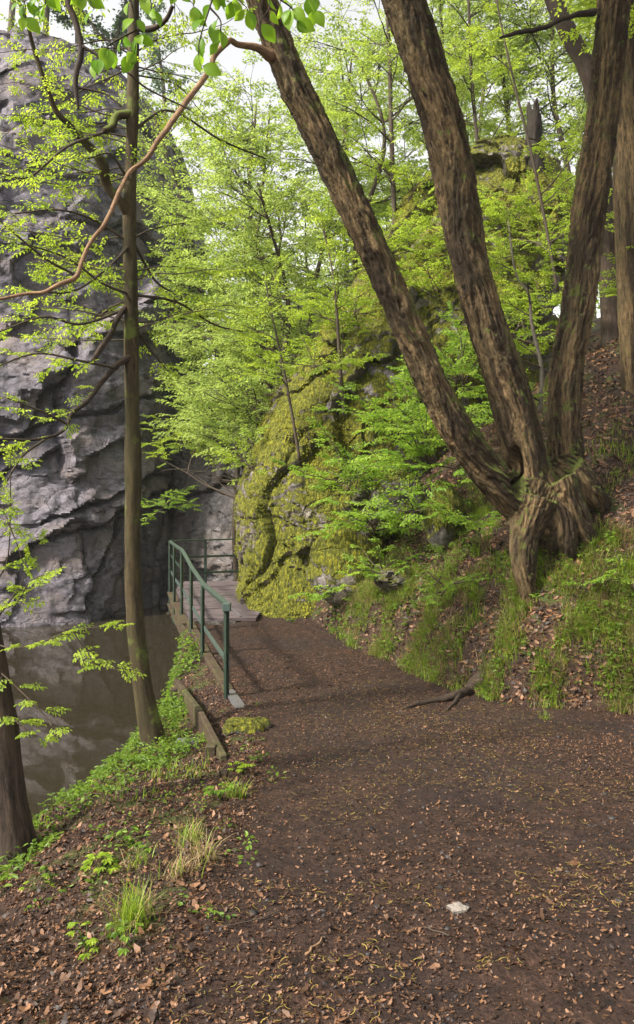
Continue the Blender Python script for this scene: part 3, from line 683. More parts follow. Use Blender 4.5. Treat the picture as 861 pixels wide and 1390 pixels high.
for px in ([(178, 400, 8), (140, 385, 7.7), (90, 350, 7.4), (30, 330, 7.1)], [(100, 372, 7.5), (60, 350, 7.3), (0, 300, 7)], [(170, 420, 8), (110, 440, 7.6), (60, 430, 7.4), (0, 450, 7.2)],
           [(160, 500, 7.9), (110, 490, 7.5), (50, 480, 7.3), (-10, 500, 7)], [(140, 180, 7.7), (90, 200, 7.4), (40, 240, 7.2), (0, 235, 7)], [(176, 330, 8), (130, 300, 7.8), (80, 285, 7.4), (20, 290, 7.2)],
           [(178, 250, 8), (150, 210, 7.7), (120, 215, 7.4)], [(182, 400, 8), (240, 410, 8.3), (290, 440, 8.6), (330, 450, 8.8)], [(182, 330, 8), (210, 380, 8.3), (240, 400, 8.5)],
           [(180, 440, 8), (200, 470, 8.2), (225, 500, 8.4)], [(90, 575, 7.5), (60, 560, 7.2), (10, 540, 7)], [(178, 180, 8), (230, 150, 8.3), (300, 190, 8.6), (360, 215, 9)],
           [(178, 330, 8), (150, 360, 7.7), (100, 395, 7.5), (40, 395, 7.2)], [(60, 597, 7.4), (30, 620, 7.2), (5, 660, 7)]):
    twig_line(px, tw, pl)
for k in range(34):
    yy_ = rl.uniform(20, 500); zz_ = P(178, yy_, 8.0); sgn = -1 if k % 4 else 1; L_ = rl.uniform(.9, 1.9) * (.7 if sgn > 0 else 1)
    pth = limb_path(zz_, (sgn * 1.0, rl.uniform(-.5, .7), rl.uniform(-.1, .45)), L_, 10, -.15, .13, rl); add_tube(tw, pth, np.linspace(.010, .003, 11), 5, cap=False); foliate(pth, pl, (.3, .5), .2, .25, rl)
sprays_to(lm, tw, pl, SPR, LEAF6, True, .85)
tw.build('twigs', M['twig'], st); lm.build('crown', M['leaf'], st, smooth=False)

# dark trunk at the left edge
dt = empty('dark_tree', P(15, 1140, 5), 'dark rough trunk cut by the left edge of the view, nearest of all trees', 'tree')
a = stem_pts([(30, 1230, 5, 42), (22, 1150, 5, 31), (14, 1090, 5, 26), (4, 1000, 5, 24), (-8, 920, 5, 22), (-18, 860, 5, 21), (-40, 700, 5, 20), (-80, 400, 5, 19), (-120, 0, 5, 17), (-150, -300, 5, 12)])
sp = smooth_path(a, 220); mb = MB(); add_tube(mb, sp[:, :3], sp[:, 3] * .88, 40, ridge=.14, lump=.12, seed=31); mb.build('trunk', M['bark_dark'], dt)
lm = MB(); tw = MB(); pl = []
for px in ([(-18, 870, 5), (20, 880, 4.9), (60, 870, 4.8), (100, 855, 4.7), (150, 850, 4.7)], [(-14, 900, 5), (20, 930, 4.9), (60, 970, 4.8), (70, 985, 4.7)],
           [(-18, 830, 5), (20, 820, 4.9), (40, 790, 4.8), (60, 780, 4.7)], [(-30, 700, 5), (0, 690, 4.9), (20, 730, 4.8), (30, 760, 4.8)], [(-18, 860, 5), (30, 790, 5), (50, 740, 5)],
           [(100, 858, 4.7), (120, 890, 4.7), (145, 905, 4.6), (160, 910, 4.6)], [(-18, 800, 5), (10, 760, 5), (15, 640, 4.9)], [(0, 960, 5), (35, 990, 4.9), (50, 1000, 4.9)]):
    twig_line(px, tw, pl, 1.3, (.14, .25), .10, .2)
sprays_to(lm, tw, pl, SPR, LEAF6, True, .85)
tw.build('twigs', M['twig'], dt); lm.build('leaves', M['leaf'], dt, smooth=False)

# right edge tree, leaning limb tree, snag
re_ = empty('tree', P(860, 455, 12), 'brown ridged tree trunk at the right edge, half cut by the frame', 'tree')
a = stem_pts([(884, 590, 12, 38), (874, 530, 12, 29), (866, 450, 12, 24), (858, 330, 12, 22), (852, 220, 12, 20), (848, 120, 12, 20), (852, 0, 12, 19), (856, -200, 12, 16)])
sp = smooth_path(a, 160); mb = MB(); add_tube(mb, sp[:, :3], sp[:, 3], 32, ridge=.10, lump=.06, seed=33); mb.build('trunk', M['bark'], re_)
le = empty('tree', P(815, 330, 14.5), 'dark leaning tree crossing the top behind the right stem', 'tree')
a = stem_pts([(832, 520, 14.5, 15), (830, 430, 14.5, 14), (822, 300, 14.5, 12), (812, 160, 14.3, 12), (798, 95, 14.1, 12), (775, 50, 14, 12), (752, 0, 13.9, 11), (730, -60, 13.8, 10)])
sp = smooth_path(a, 80); mb = MB(); add_tube(mb, sp[:, :3], sp[:, 3], 18, ridge=.08, lump=.06, seed=34); mb.build('trunk', M['bark_dark'], le)
sn = empty('tree_snag', P(725, 230, 19.2), 'broken dark tree stump standing upright on top of the mossy outcrop', 'tree stump')
a = stem_pts([(730, 330, 18.0, 19), (727, 245, 18.0, 14), (725, 200, 18.0, 10.5), (725, 165, 18.0, 10), (724, 132, 18.0, 9)])
sp = smooth_path(a, 40); V1, q, t, co = tube(sp[:, :3], sp[:, 3], 40, ridge=.2, seed=41)
ang = nrmr(co[:, :2] + 1e-6); hf = np.clip((V1[:, 2] - sp[-1, 2] + 1.1) / 1.1, 0, 1.2)
V1[:, 2] -= hf * (.25 + .16 * vnoise(np.c_[ang * 1.9, 0 * ang[:, 0]], 3) + .10 * vnoise(np.c_[ang * 6, 0 * ang[:, 0]], 4)); V1[-1, 2] -= .3
M['char'] = bark_mat('rotten_bark', (.006, .004, .003), (.035, .024, .017), .0, bd=.02, algae=(.02, .02, .01))
mb = MB(); mb.add(V1, q, t, barkco=co); mb.build('trunk', M['char'], sn)

# ------------------------------------------------------------------ saplings and understory
def pxpath(l): return [P(*a) for a in l]
leafy_tree('sapling', 'thin bare stemmed sapling between the middle and right stems', 'sapling', pxpath([(757, 395, 14), (740, 300, 14), (722, 210, 14), (700, 120, 14), (678, 20, 14), (668, -60, 14)]), [.032, .026, .02, .012], 12, (.8, 1.6), .05, seed=101, sc=(.3, .5), step=.28, barkm='twig', ns=8)
leafy_tree('sapling', 'pale crooked sapling on the slope behind the right stem', 'sapling', pxpath([(733, 560, 12), (735, 500, 12), (722, 440, 12), (718, 400, 12), (700, 370, 12), (690, 300, 12)]), [.035, .03, .02, .012], 10, (.5, 1.1), .05, seed=102, sc=(.25, .45), step=.25, barkm='grey_twig', ns=8)
leafy_tree('sapling', 'slender sapling standing in front of the moss covered rock face', 'sapling', pxpath([(468, 565, 15), (462, 500, 15), (457, 420, 15), (450, 360, 15.2), (436, 300, 15.4)]), [.04, .035, .02, .012], 9, (.7, 1.5), .25, seed=103, sc=(.35, .55), step=.3, ns=8)
leafy_tree('sapling', 'thin leaning sapling at the left edge of the mossy outcrop', 'sapling', pxpath([(407, 625, 14), (398, 570, 14), (385, 500, 14), (370, 430, 14), (360, 380, 14)]), [.03, .025, .02, .012], 8, (.6, 1.3), .35, seed=104, sc=(.35, .55), step=.3, ns=8)
leafy_tree('sapling', 'straight thin sapling on the crest left of the middle stem', 'sapling', pxpath([(540, 370, 19), (536, 300, 19), (532, 200, 19), (528, 60, 19), (520, -60, 19)]), [.07, .06, .05, .03], 18, (1.2, 2.4), .1, seed=105, sc=(.45, .7), step=.34, ns=8)
leafy_tree('sapling', 'sapling with light foliage on the crest right of the middle stem', 'sapling', pxpath([(655, 330, 20), (650, 220, 20), (640, 100, 20), (636, 0, 20), (630, -90, 20)]), [.06, .05, .04, .03], 16, (1.2, 2.4), .25, seed=106, sc=(.45, .7), step=.34, ns=8)

def beech(k, px, D, zt, label, seed, **kw):
    x = (px - CX) / F * D; zb = float(gz(x, D)); H = zt - zb; r = np.random.default_rng(seed)
    tr = [np.array([x, D, zb - .2])]
    for i in range(1, 6): tr.append(np.array([x + r.normal(0, .12) * i + kw.get('lean', 0) * i / 5, D + r.normal(0, .1) * i, zb + H * i / 5]))
    a = dict(nlimb=34, llen=(1.8, 4.0), start=.12, seed=seed, sc=(.65, 1.0), step=.36, templates=SPR_FAR, tmpl=LEAF6, sub=3, mats=('leaf_far', 'twig'), barkm='twig', lscale=1.15, el=(0, .7), zmin=2.6); a.update({q: v for q, v in kw.items() if q != 'lean'})
    return leafy_tree('beech_tree', label, 'tree', tr, [.11, .09, .07, .03], **a)
beech(0, 385, 22, 12.5, 'young bright green beech spreading beyond the footbridge', 201, az=(1.6, 4.9), lean=-1.0, start=.3)
beech(1, 440, 24, 14.5, 'tall young beech rising behind the mossy outcrop', 202)
beech(2, 500, 22, 14, 'young beech with fine yellow green leaves behind the left stem', 203)
beech(3, 330, 27, 14.5, 'beech hanging over the river beyond the deck', 204, lean=-2.0, start=.35)
beech(4, 590, 24, 19, 'beech whose crown fills the gap left of the middle stem', 205, start=.35)
beech(5, 690, 26, 20, 'tall beech on the hilltop between the middle and right stems', 206, start=.35)
beech(6, 770, 24, 19, 'beech on the hilltop nearest the broken stump', 207, start=.4)
beech(7, 370, 33, 14, 'distant pale green beech above the river bend', 208, lscale=1.3)
beech(13, 345, 25, 13.8, 'slender beech edging the bright patch of sky above the bridge', 214, start=.35, lscale=1.2)
beech(8, 270, 33, 10, 'small distant tree above the rock wall, right of the slim tree', 209, lscale=1.3)
beech(9, 470, 29, 18, 'tall beech against the sky right of the bare sagging branch', 210, start=.35, lscale=1.25)
beech(10, 640, 31, 22, 'farthest tall beech seen between the left and middle stems', 211, start=.35, lscale=1.3)
beech(11, 850, 28, 19, 'beech crown in the top right corner', 212, start=.4, lscale=1.2)
beech(12, 415, 18.5, 8.5, 'light leafy beech sapling leaning out over the deck beside the outcrop', 213, az=(1.8, 4.6), lean=-1.2, start=.45, lscale=.95, llen=(1.4, 2.8), zmin=1.0)

# distant wood: one mass
lm = MB(); tw = MB(); pl = []; rr_ = np.random.default_rng(77)
cnt = 0
while cnt < 4200:
    x = rr_.uniform(-22, 38); y = rr_.uniform(34, 58); zb = float(gz(x, y, False)); z = zb + rr_.uniform(0, 1) ** .8 * 10.0
    px = CX + x / y * F; py = CY - (z - EYE) / y * F
    if y < 30 and z < 3: continue
    cl = vnoise(np.array([[x * .35, y * .35, z * .45]]), 5)[0]
    if cl < -.05: continue
    pl.append((np.array([x, y, z]), rnd_dir(rr_.uniform(0, 6.28), rr_.normal(-.1, .3)), UPV + rr_.normal(0, .4, 3), rr_.uniform(.9, 1.5))); cnt += 1
sprays_to(lm, tw, pl, SPR_FAR, LEAF4, False, 1.6)
for k in range(60):
    x = rr_.uniform(-20, 36); y = rr_.uniform(34, 56); zb = float(gz(x, y, False))
    add_tube(tw, limb_path([x, y, zb - .3], rnd_dir(rr_.uniform(0, 6.28), 1.4), 11, 8, .3, .05, rr_), np.linspace(.13, .03, 9), 6, cap=False)
wood = lm.build('woodland', M['leaf_far'], smooth=False); tag(wood, 'distant wood of pale spring foliage closing the valley', 'woodland', kind='stuff')
tw.build('woodland_stems', M['twig'], wood)

# trees growing on the cliff
def conifer(px, D, zb, H, label, seed):
    x = (px - CX) / F * D; r = np.random.default_rng(seed); root = empty('pine_tree', (x, D, zb), label, 'tree', )
    mb = MB(); tp = limb_path([x, D, zb], (r.normal(0, .05), 0, 1), H, 12, 0, .03, r); add_tube(mb, tp, np.linspace(.14, .03, 13), 10, ridge=.08); mb.build('trunk', M['grey_twig'], root)
    lm = MB(); br = MB(); pos = []; dr = []
    for k in range(34):
        u = .25 + .74 * k / 34; j = min(int(u * 12), 11); o = tp[j] + (tp[j + 1] - tp[j]) * (u * 12 - j); L = H * .2 * (1.15 - u) * r.uniform(.7, 1.2) + .2
        pth = limb_path(o, rnd_dir(r.uniform(0, 6.28), r.uniform(-.2, .3)), L, 6, 0, .1, r); add_tube(br, pth, np.linspace(.02, .004, 7), 4, cap=False)
        for q in range(int(90 * L) + 20):
            t = r.random() ** .7; i0 = min(int(t * 6), 5); c = pth[i0] + (pth[i0 + 1] - pth[i0]) * (t * 6 - i0) + r.normal(0, .10, 3); pos.append(c); dr.append(rnd_dir(r.uniform(0, 6.28), r.uniform(-.9, .4)))
    pos = np.array(pos); dr = np.array(dr); Vv, Fq, rn = place(LEAF4, pos, dr, np.array([UPV] * len(pos)) + r.normal(0, .5, (len(pos), 3)), r.uniform(.09, .2, len(pos)))
    lm.add(Vv, Fq, rnd=rn); br.build('branches', M['twig'], root); lm.build('crown', M['needle'], root, smooth=False); return root
from mathutils.bvhtree import BVHTree
def top_of(o, x, y, default):
    ok, loc, n, i = o.ray_cast(Vector((x, y, 60)), Vector((0, 0, -1))); return loc[2] if ok else default
bpy.context.view_layer.update()
for px, D, H, lab, sd in ((14, 31, 8, 'pale trunked pine on the cliff top at the far left', 1), (62, 32, 7, 'pine on the cliff top, second from the left', 2), (105, 33, 6, 'dark young pine on the cliff top beneath the leafy twigs', 3), (228, 40, 9, 'dark pine behind the cliff, just right of the slim tree', 4), (252, 43, 8, 'smaller dark pine behind the cliff beside a taller one', 5), (150, 34, 5, 'small pine on the right shoulder of the cliff', 6)):
    x = (px - CX) / F * D; zb = top_of(CLIFF, x, D, float(gz(x, D))); conifer(px, D, zb - .3, H, lab, sd)

# shrubs with bright leaves
def shrub(px, py, D, n, Ls, label, seed, sc=(.35, .6), lsc=1.2, mt='leaf_shrub', el=(.1, 1.2), cat='shrub', step=.2, name='shrub', z=None, az=(0, 6.28)):
    r = np.random.default_rng(seed); o = P(px, py, D); root = empty(name, o, label, cat)
    br = MB(); lm = MB(); pl = []
    for k in range(n):
        L = r.uniform(*Ls); pth = limb_path(o + r.normal(0, .06, 3), rnd_dir(r.uniform(*az), r.uniform(*el)), L, 9, -.35, .13, r)
        add_tube(br, pth, np.linspace(.012, .003, 10), 5, cap=False); foliate(pth, pl, sc, step, .2, r)
    sprays_to(lm, br, pl, SPR, LEAF6, True, lsc); br.build('stems', M['twig'], root); lm.build('leaves', M[mt], root, smooth=False); return root
shrub(585, 640, 12.2, 15, (.8, 1.7), 'bushy shrub with bright leaves under the leaning left stem', 301, az=(2.2, 5.2))
shrub(505, 720, 12.6, 12, (.5, 1.1), 'low leafy shrub on the dark bank right of the mossy outcrop', 302)
shrub(545, 590, 13.2, 14, (.7, 1.5), 'bright shrub arching over the dark boulder', 303)
shrub(455, 810, 13.2, 8, (.3, .6), 'small leafy shrub at the path edge beside the outcrop', 304, (.2, .4))
shrub(625, 520, 13.4, 14, (.7, 1.5), 'bright shrub filling the gap between left and middle stems', 305)
shrub(560, 700, 11.7, 9, (.4, .9), 'low spreading shrub below the leaning left stem', 306)
shrub(700, 455, 14, 11, (.6, 1.3), 'yellow green shrub on the slope between middle and right stems', 307, mt='leaf')
shrub(745, 330, 16, 13, (.7, 1.5), 'leafy shrub below the broken stump on the upper slope', 308, mt='leaf')
shrub(640, 330, 17.4, 10, (.6, 1.3), 'leafy shrub rooted on the mossy outcrop right of the middle stem', 309, mt='leaf')
shrub(310, 470, 27.2, 22, (1.2, 2.6), 'pale shrub growing on the rock wall beyond the bridge', 310, (.6, .9), 1.2, 'leaf_far', step=.35)
shrub(255, 600, 26.8, 20, (.8, 2.0), 'bright leafy shrub on a ledge of the rock wall', 311, (.5, .8), 1.3, 'leaf', el=(-.2, .6), step=.3)
shrub(345, 560, 17.5, 12, (.8, 1.5), 'leafy shrub hanging from the outcrop above the deck', 312, (.35, .6), 1, 'leaf_far', el=(-.2, .9))
shrub(850, 400, 12.6, 7, (.4, .9), 'small shrub at the right edge behind the cut trunk', 313, mt='leaf')
shrub(340, 640, 16.0, 8, (.4, .9), 'little shrub on the outcrop edge above the railing', 314, mt='leaf')
shrub(225, 690, 26.0, 9, (.5, 1.1), 'dark green tuft of leaves in a cleft beside the slim tree', 315, (.4, .6), 1.3)

shrub(470, 660, 13.0, 12, (.6, 1.3), 'bright leafy shrub hanging over the dark boulder at the outcrop edge', 316)
shrub(520, 780, 11.9, 9, (.3, .8), 'low shrub with light leaves on the lower bank', 317, (.25, .4))
shrub(640, 600, 12.2, 9, (.4, .9), 'small bright shrub right behind the foot of the left stem', 318)
shrub(815, 610, 11.6, 7, (.3, .6), 'small herbaceous shrub right of the hornbeam base', 319, (.2, .35), .9)
shrub(700, 300, 16.5, 13, (.8, 1.7), 'light green shrub below the snag between the two right stems', 320, mt='leaf')
shrub(745, 420, 14.5, 10, (.5, 1.2), 'bright shrub close behind the right stem halfway up', 321, mt='leaf')
shrub(835, 330, 14.5, 10, (.6, 1.3), 'leafy shrub between the right stem and the cut trunk', 322, mt='leaf')
shrub(595, 400, 16.5, 12, (.8, 1.5), 'pale shrub on the outcrop framed by the left and middle stems', 323, mt='leaf')
shrub(560, 260, 18.8, 12, (.8, 1.6), 'airy shrub on the high left shoulder of the outcrop', 324, mt='leaf')
shrub(690, 560, 12.8, 8, (.4, .8), 'small shrub in the fork behind the middle stem', 325)
shrub(480, 430, 16.0, 14, (.8, 1.7), 'light shrub draped over the upper face of the mossy outcrop', 326, mt='leaf', el=(-.1, .9))
shrub(425, 500, 15.0, 10, (.5, 1.2), 'small airy shrub on the mossy face between the two thin saplings', 327, mt='leaf')
shrub(530, 350, 17.6, 14, (.8, 1.8), 'large light shrub on the outcrop just left of the middle stem', 328, mt='leaf', el=(-.1, 1.0))
shrub(640, 720, 10.9, 8, (.3, .7), 'small leafy shrub on the bank left of the stump-like root', 329, (.25, .45), 1)
shrub(600, 800, 10.1, 7, (.2, .5), 'low leafy sprout cluster on the lower grassy bank', 330, (.2, .35), .9)
shrub(800, 800, 9.2, 6, (.2, .5), 'low leafy sprouts on the bank right of the hornbeam root', 331, (.2, .35), .9)
# moss fringes on the outcrop
me = MOSSR.data; nf = len(me.polygons); cc = np.zeros(nf * 3, np.float32); me.polygons.foreach_get('center', cc); cc = cc.reshape(-1, 3).astype(float)
na_ = np.zeros(nf * 3, np.float32); me.polygons.foreach_get('normal', na_); na_ = na_.reshape(-1, 3).astype(float); ar = np.zeros(nf, np.float32); me.polygons.foreach_get('area', ar)
wgt = ar * (na_[:, 1] < .3) * (cc[:, 2] > -1.2) * sstep(-.08, .15, fbm(cc * [1.5, 1.5, .55], 5, 90, .6)) ** 1.3 * (.4 + np.clip(na_[:, 2] + .3, 0, 1)); pk = rs.choice(nf, 95000, p=wgt / wgt.sum())
pp = cc[pk] + rs.normal(0, .03, (len(pk), 3)); dd = nrmr(na_[pk] * .55 + [0, 0, -.9] + rs.normal(0, .3, (len(pk), 3)))
M['moss'] = leaf_mat('moss_frond', (.06, .075, .006), (.29, .27, .016), .2, .8)
Vv, Fq, rn = place(LEAF4, pp + na_[pk] * .01, dd, na_[pk] + rs.normal(0, .4, (len(pk), 3)), rs.uniform(.012, .05, len(pk)), np.clip(.45 + .9 * fbm(pp * 1.5, 4, 91) + rs.normal(0, .07, len(pk)), 0, 1))
mo = mk('moss', Vv, Fq, M['moss'], MOSSR, False, {'rnd': rn}); mo['kind'] = 'stuff'
# overhanging beech twigs near the camera, big leaves
def big_branch(lines, label, seed, mt='leaf_big', name='leafy_branch', dens=.062, ls=(.05, .085)):
    r = np.random.default_rng(seed); root = empty(name, P(*lines[0][0]), label, 'branch'); br = MB(); lm = MB()
    for L in lines:
        a = np.array([P(*q) for q in L]); sp_ = smooth_path(a, 16); add_tube(br, sp_, np.linspace(.0045, .0016, 16), 6, cap=False, lump=.2)
        seg = np.linalg.norm(np.diff(sp_, axis=0), axis=1); n = max(3, int(seg.sum() / dens)); pos = []; d = []; up = []; sz = []
        for k in range(n):
            t = (k + 1) / n * 14.99; j = int(t); o = sp_[j] + (sp_[j + 1] - sp_[j]) * (t - j)
            for q in range(r.integers(1, 4)):
                pt = o + np.array([r.normal(0, .012), r.normal(0, .012), 0]); v = np.array([r.normal(0, .55), r.normal(0, .4), -1 + r.normal(0, .3)])
                e = o + nrm(v) * .012; add_tube(br, np.array([o, e]), .0012, 4, cap=False)
                pos.append(e); d.append(v); up.append(np.array([r.normal(0, .8), -.9, r.normal(0, .3)])); sz.append(r.uniform(*ls))
        Vv, Fq, rn = place(LEAFB, np.array(pos), np.array(d), np.array(up), np.array(sz)); lm.add(Vv, Fq, rnd=rn)
    br.build('twigs', M['bark_dark'], root); lm.build('leaves', M[mt], root, smooth=True); return root
D0 = 3.0
big_branch([[(150, -60, 3), (190, -25, 3), (195, -5, 3), (205, 10, 3)], [(190, -30, 3), (240, -15, 3), (262, 5, 3)], [(160, -50, 3), (180, 10, 3), (186, 45, 3), (183, 70, 3)], [(186, 40, 3), (150, 60, 3), (132, 78, 3)], [(300, -40, 3), (285, 10, 3), (270, 60, 3), (272, 88, 3)], [(285, 10, 3), (300, 30, 3), (295, 55, 3)], [(300, -40, 3), (320, -5, 3), (335, 10, 3)]],
           'overhanging twig with large hanging beech leaves at the top beside the sky', 401)
big_branch([[(330, -50, 2.8), (360, -20, 2.8), (366, 10, 2.8), (352, 28, 2.8)], [(366, -10, 2.8), (395, 10, 2.8), (400, 25, 2.8)], [(400, -50, 2.8), (420, -10, 2.8), (425, 10, 2.8)]],
           'twig of large beech leaves overlapping the left stem at the top', 402)
big_branch([[(0, -60, 3), (25, -20, 3), (35, 10, 3), (32, 20, 3)], [(35, -30, 3), (60, -10, 3), (62, 5, 3)], [(80, -50, 3), (115, -10, 3), (128, 12, 3)]],
           'twig with a few large beech leaves in the top left corner', 403)
# a dark crooked bare branch at top-left
db = empty('bare_branch', P(95, -30, 6.2), 'dark crooked bare branch hanging down at the top left', 'branch')
branch([(90, -40, 6.2, 4), (97, 10, 6.2, 4), (104, 40, 6.2, 4), (110, 62, 6.2, 4), (106, 95, 6.2, 3.5), (104, 120, 6.2, 3.2), (107, 148, 6.2, 1.5)], db, 'bark_dark', seed=51)
branch([(112, 62, 6.2, 2), (130, 72, 6.2, 1.8), (150, 85, 6.2, 1.6), (175, 100, 6.2, 1.4), (200, 120, 6.3, 1.2), (260, 150, 6.4, .8)], db, 'bark_dark', name='twig', seed=52)
branch([(107, 118, 6.2, 2), (125, 122, 6.2, 1.6), (145, 128, 6.2, 1.4), (165, 145, 6.2, 1.2)], db, 'bark_dark', name='twig', seed=53)

# ------------------------------------------------------------------ footbridge
fb = empty('footbridge', (-1.9, 14.2, -.95), 'small plank footbridge with a green painted steel railing above the river', 'footbridge')
dz = -.95; mb = MB(); y = 14.15; k = 0
while y < 19.2:
    w = .135; xl = np.interp(y, [14.2, 17.9, 19.2], [-2.36, -3.28, -3.3]) + rs.normal(0, .012); xr = np.interp(y, [14.2, 15.4, 15.5, 19.2], [-1.12, -1.05, -.6, -.2])
    mb.box(((xl + xr) / 2, y + w / 2, dz - .025 + rs.normal(0, .002)), xr - xl, w - .012, .05, (1, rs.normal(0, .002), rs.normal(0, .001))); y += w
mb.build('deck', M['plank'], fb, smooth=False)
gl = lambda y, z: np.array([np.interp(y, [9.2, 11.4, 13.2, 14.9, 16.4, 17.8], [-1.05, -1.66, -2.12, -2.58, -3.0, -3.36]), y, z])
mb = MB(); mb.beam(gl(14.0, -1.15), gl(17.9, -1.15), .10, .24); mb.beam(gl(14.0, -1.02) + [-.02, 0, 0], gl(17.9, -1.02) + [-.02, 0, 0], .18, .03); mb.beam(gl(14, -1.285) + [-.02, 0, 0], gl(17.9, -1.285) + [-.02, 0, 0], .18, .025)
mb.build('girder', M['timber'], fb, smooth=False, bevel=.006)
mb = MB(); mb.beam((-1.4, 14, -1.15), (-1.9, 18.3, -1.15), .1, .24); mb.build('girder', M['timber'], fb, smooth=False)
mb = MB(); mb.beam((-3.36, 17.9, -1.15), (0, 18.6, -1.15), .1, .24); mb.build('girder', M['timber'], fb, smooth=False)
mb = MB(); mb.beam(P(236, 838, 16.4), P(276, 893, 12.9), .09, .09); mb.build('brace', M['green'], fb, smooth=False)
posts = [(9.2, .12, -1.38), (11.4, .06, -1.12), (13.2, .10, -1.2), (14.9, .24, -1.25), (16.4, .21, -1.3), (17.8, .17, -1.5)]
for y, zt, zb in posts:
    mb = MB(); w = .075 if y < 10 else .065
    a = gl(y, zb) + [-.03, 0, 0]; b = gl(y, zt - .02) + [-.03, 0, 0]
    mb.beam(a, b, w, .03, (1, -.28, 0)); mb.beam(a + [.0, .03, 0], b + [0, .03, 0], .02, w * .9, (1, -.28, 0))
    mb.build('post', M['green'], fb, smooth=False, bevel=.003)
for y, zb in ((9.2, -1.34), (11.4, -1.1), (13.2, -1.2), (16.4, -1.33), (17.8, -1.5)):
    mb = MB(); mb.box(gl(y, zb) + [-.02, 0, 0], .16, .12, .05); mb.box(gl(y, zb + .05) + [-.0, 0, 0], .10, .05, .06); mb.build('foot_plate', M['timber'], fb, smooth=False, bevel=.004)
def rail(pts, w, h, name, mt='green', up=(0, 0, 1)):
    mb = MB()
    for a, b in zip(pts[:-1], pts[1:]):
        e = nrm(b - a) * .012; mb.beam(a - e, b + e, w, h, up)
    return mb.build(name, M[mt], fb, smooth=False, bevel=.004)
tops = [gl(y, zt) + [-.02, 0, 0] for y, zt, _ in posts]; far = [np.array([-3.38, 17.82, .17]), np.array([-2.63, 18.2, .165]), np.array([-1.2, 18.75, .16]), np.array([.6, 19.4, .16])]
rail(tops, .062, .022, 'handrail', 'greentop')
rail([p_ + [0, 0, -.032] for p_ in tops], .03, .035, 'handrail')
mb = MB(); mb.box(tops[0] + [0.0, -.02, -.04], .10, .10, .10); mb.build('end_cap', M['greentop'], fb, smooth=False, bevel=.01)
rail([gl(y, -.60 + (.06 if y > 14 else 0)) + [.0, 0, 0] for y, _, _ in posts], .02, .07, 'lower_rail', 'greentop')
rail([gl(y, -.16) for y in (14.9, 16.4, 17.8)], .02, .05, 'middle_rail')
rail(far, .07, .03, 'handrail'); rail([p_ + [0, 0, -.39] for p_ in far], .02, .05, 'middle_rail'); rail([p_ + [0, 0, -.77] for p_ in far], .02, .05, 'lower_rail')
for p_ in far[1:]:
    mb = MB(); mb.beam(p_ + [0, .03, -1.35], p_ + [0, .03, -.02], .065, .03, (0, 1, 0)); mb.build('post', M['green'], fb, smooth=False, bevel=.003)
mb = MB(); mb.beam(P(283, 793, 18.0) * [1, 1, 0] + [0, 0, dz + .012], P(327, 832, 14.3) * [1, 1, 0] + [0, 0, dz + .012], .04, .012); mb.build('edge_strip', M['steel'], fb, smooth=False)
# kerb beam and retaining boards
kb = empty('timber_kerb', gl(9.6, -1.05), 'weathered timber kerb along the foot of the railing posts', 'kerb')
c0 = np.array([-.84, 8.6, -.965]); c1 = gl(9.5, -1.01) + [.05, 0, 0]; c2 = gl(11.4, -1.0) + [.04, 0, 0]; c3 = gl(14.0, -1.0) + [.04, 0, 0]
mb = MB(); mb.beam(c0, c1, .12, .05); mb.build('end_plate', M['steel'], kb, smooth=False, bevel=.004)
mb = MB(); mb.beam(c1, c2, .12, .08); mb.build('beam', M['timber'], kb, smooth=False, bevel=.01)
mb = MB(); mb.beam(c2, c3, .12, .08); mb.build('beam', M['timber'], kb, smooth=False, bevel=.01)
mb = MB()
for a, b in ((c1, c2), (c2, c3)):
    mb.beam(a + [-.05, 0, -.13], b + [-.05, 0, -.13], .035, .17); mb.beam(a + [-.06, 0, -.31], b + [-.06, 0, -.31], .035, .17)
mb.build('board', M['timber'], kb, smooth=False, bevel=.006)
te = empty('timber_edging', P(270, 990, 8), 'old brown plank edging held by posts on the riverbank beside the slim tree', 'edging')
e0 = P(240, 938, 10.2); e1 = P(272, 985, 8.2); e2 = P(304, 1050, 6.3)
e0[2] += .04; e1[2] += .05; e2[2] += .03
mb = MB(); mb.beam(e0, e1, .06, .24); mb.build('plank', M['timber'], te, smooth=False, bevel=.01)
mb = MB(); mb.beam(e1 + [0.01, 0, -.02], e2, .06, .24); mb.build('plank', M['timber'], te, smooth=False, bevel=.01)
for c, h in ((P(243, 945, 9.9), .3), (P(270, 1008, 7.9), .16), (P(296, 1030, 6.6), .34)):
    mb = MB(); mb.box(c + [-.06, .0, -.05], .09, .09, h); mb.build('post', M['bark_dark'] if False else M['timber'], te, smooth=False, bevel=.01)
mb = MB(); pc = P(266, 1012, 7.6); mb.box(pc + [-.08, 0, 0], .22, .1, .12); mb.build('steel_block', M['steel'], te, smooth=False, bevel=.01)

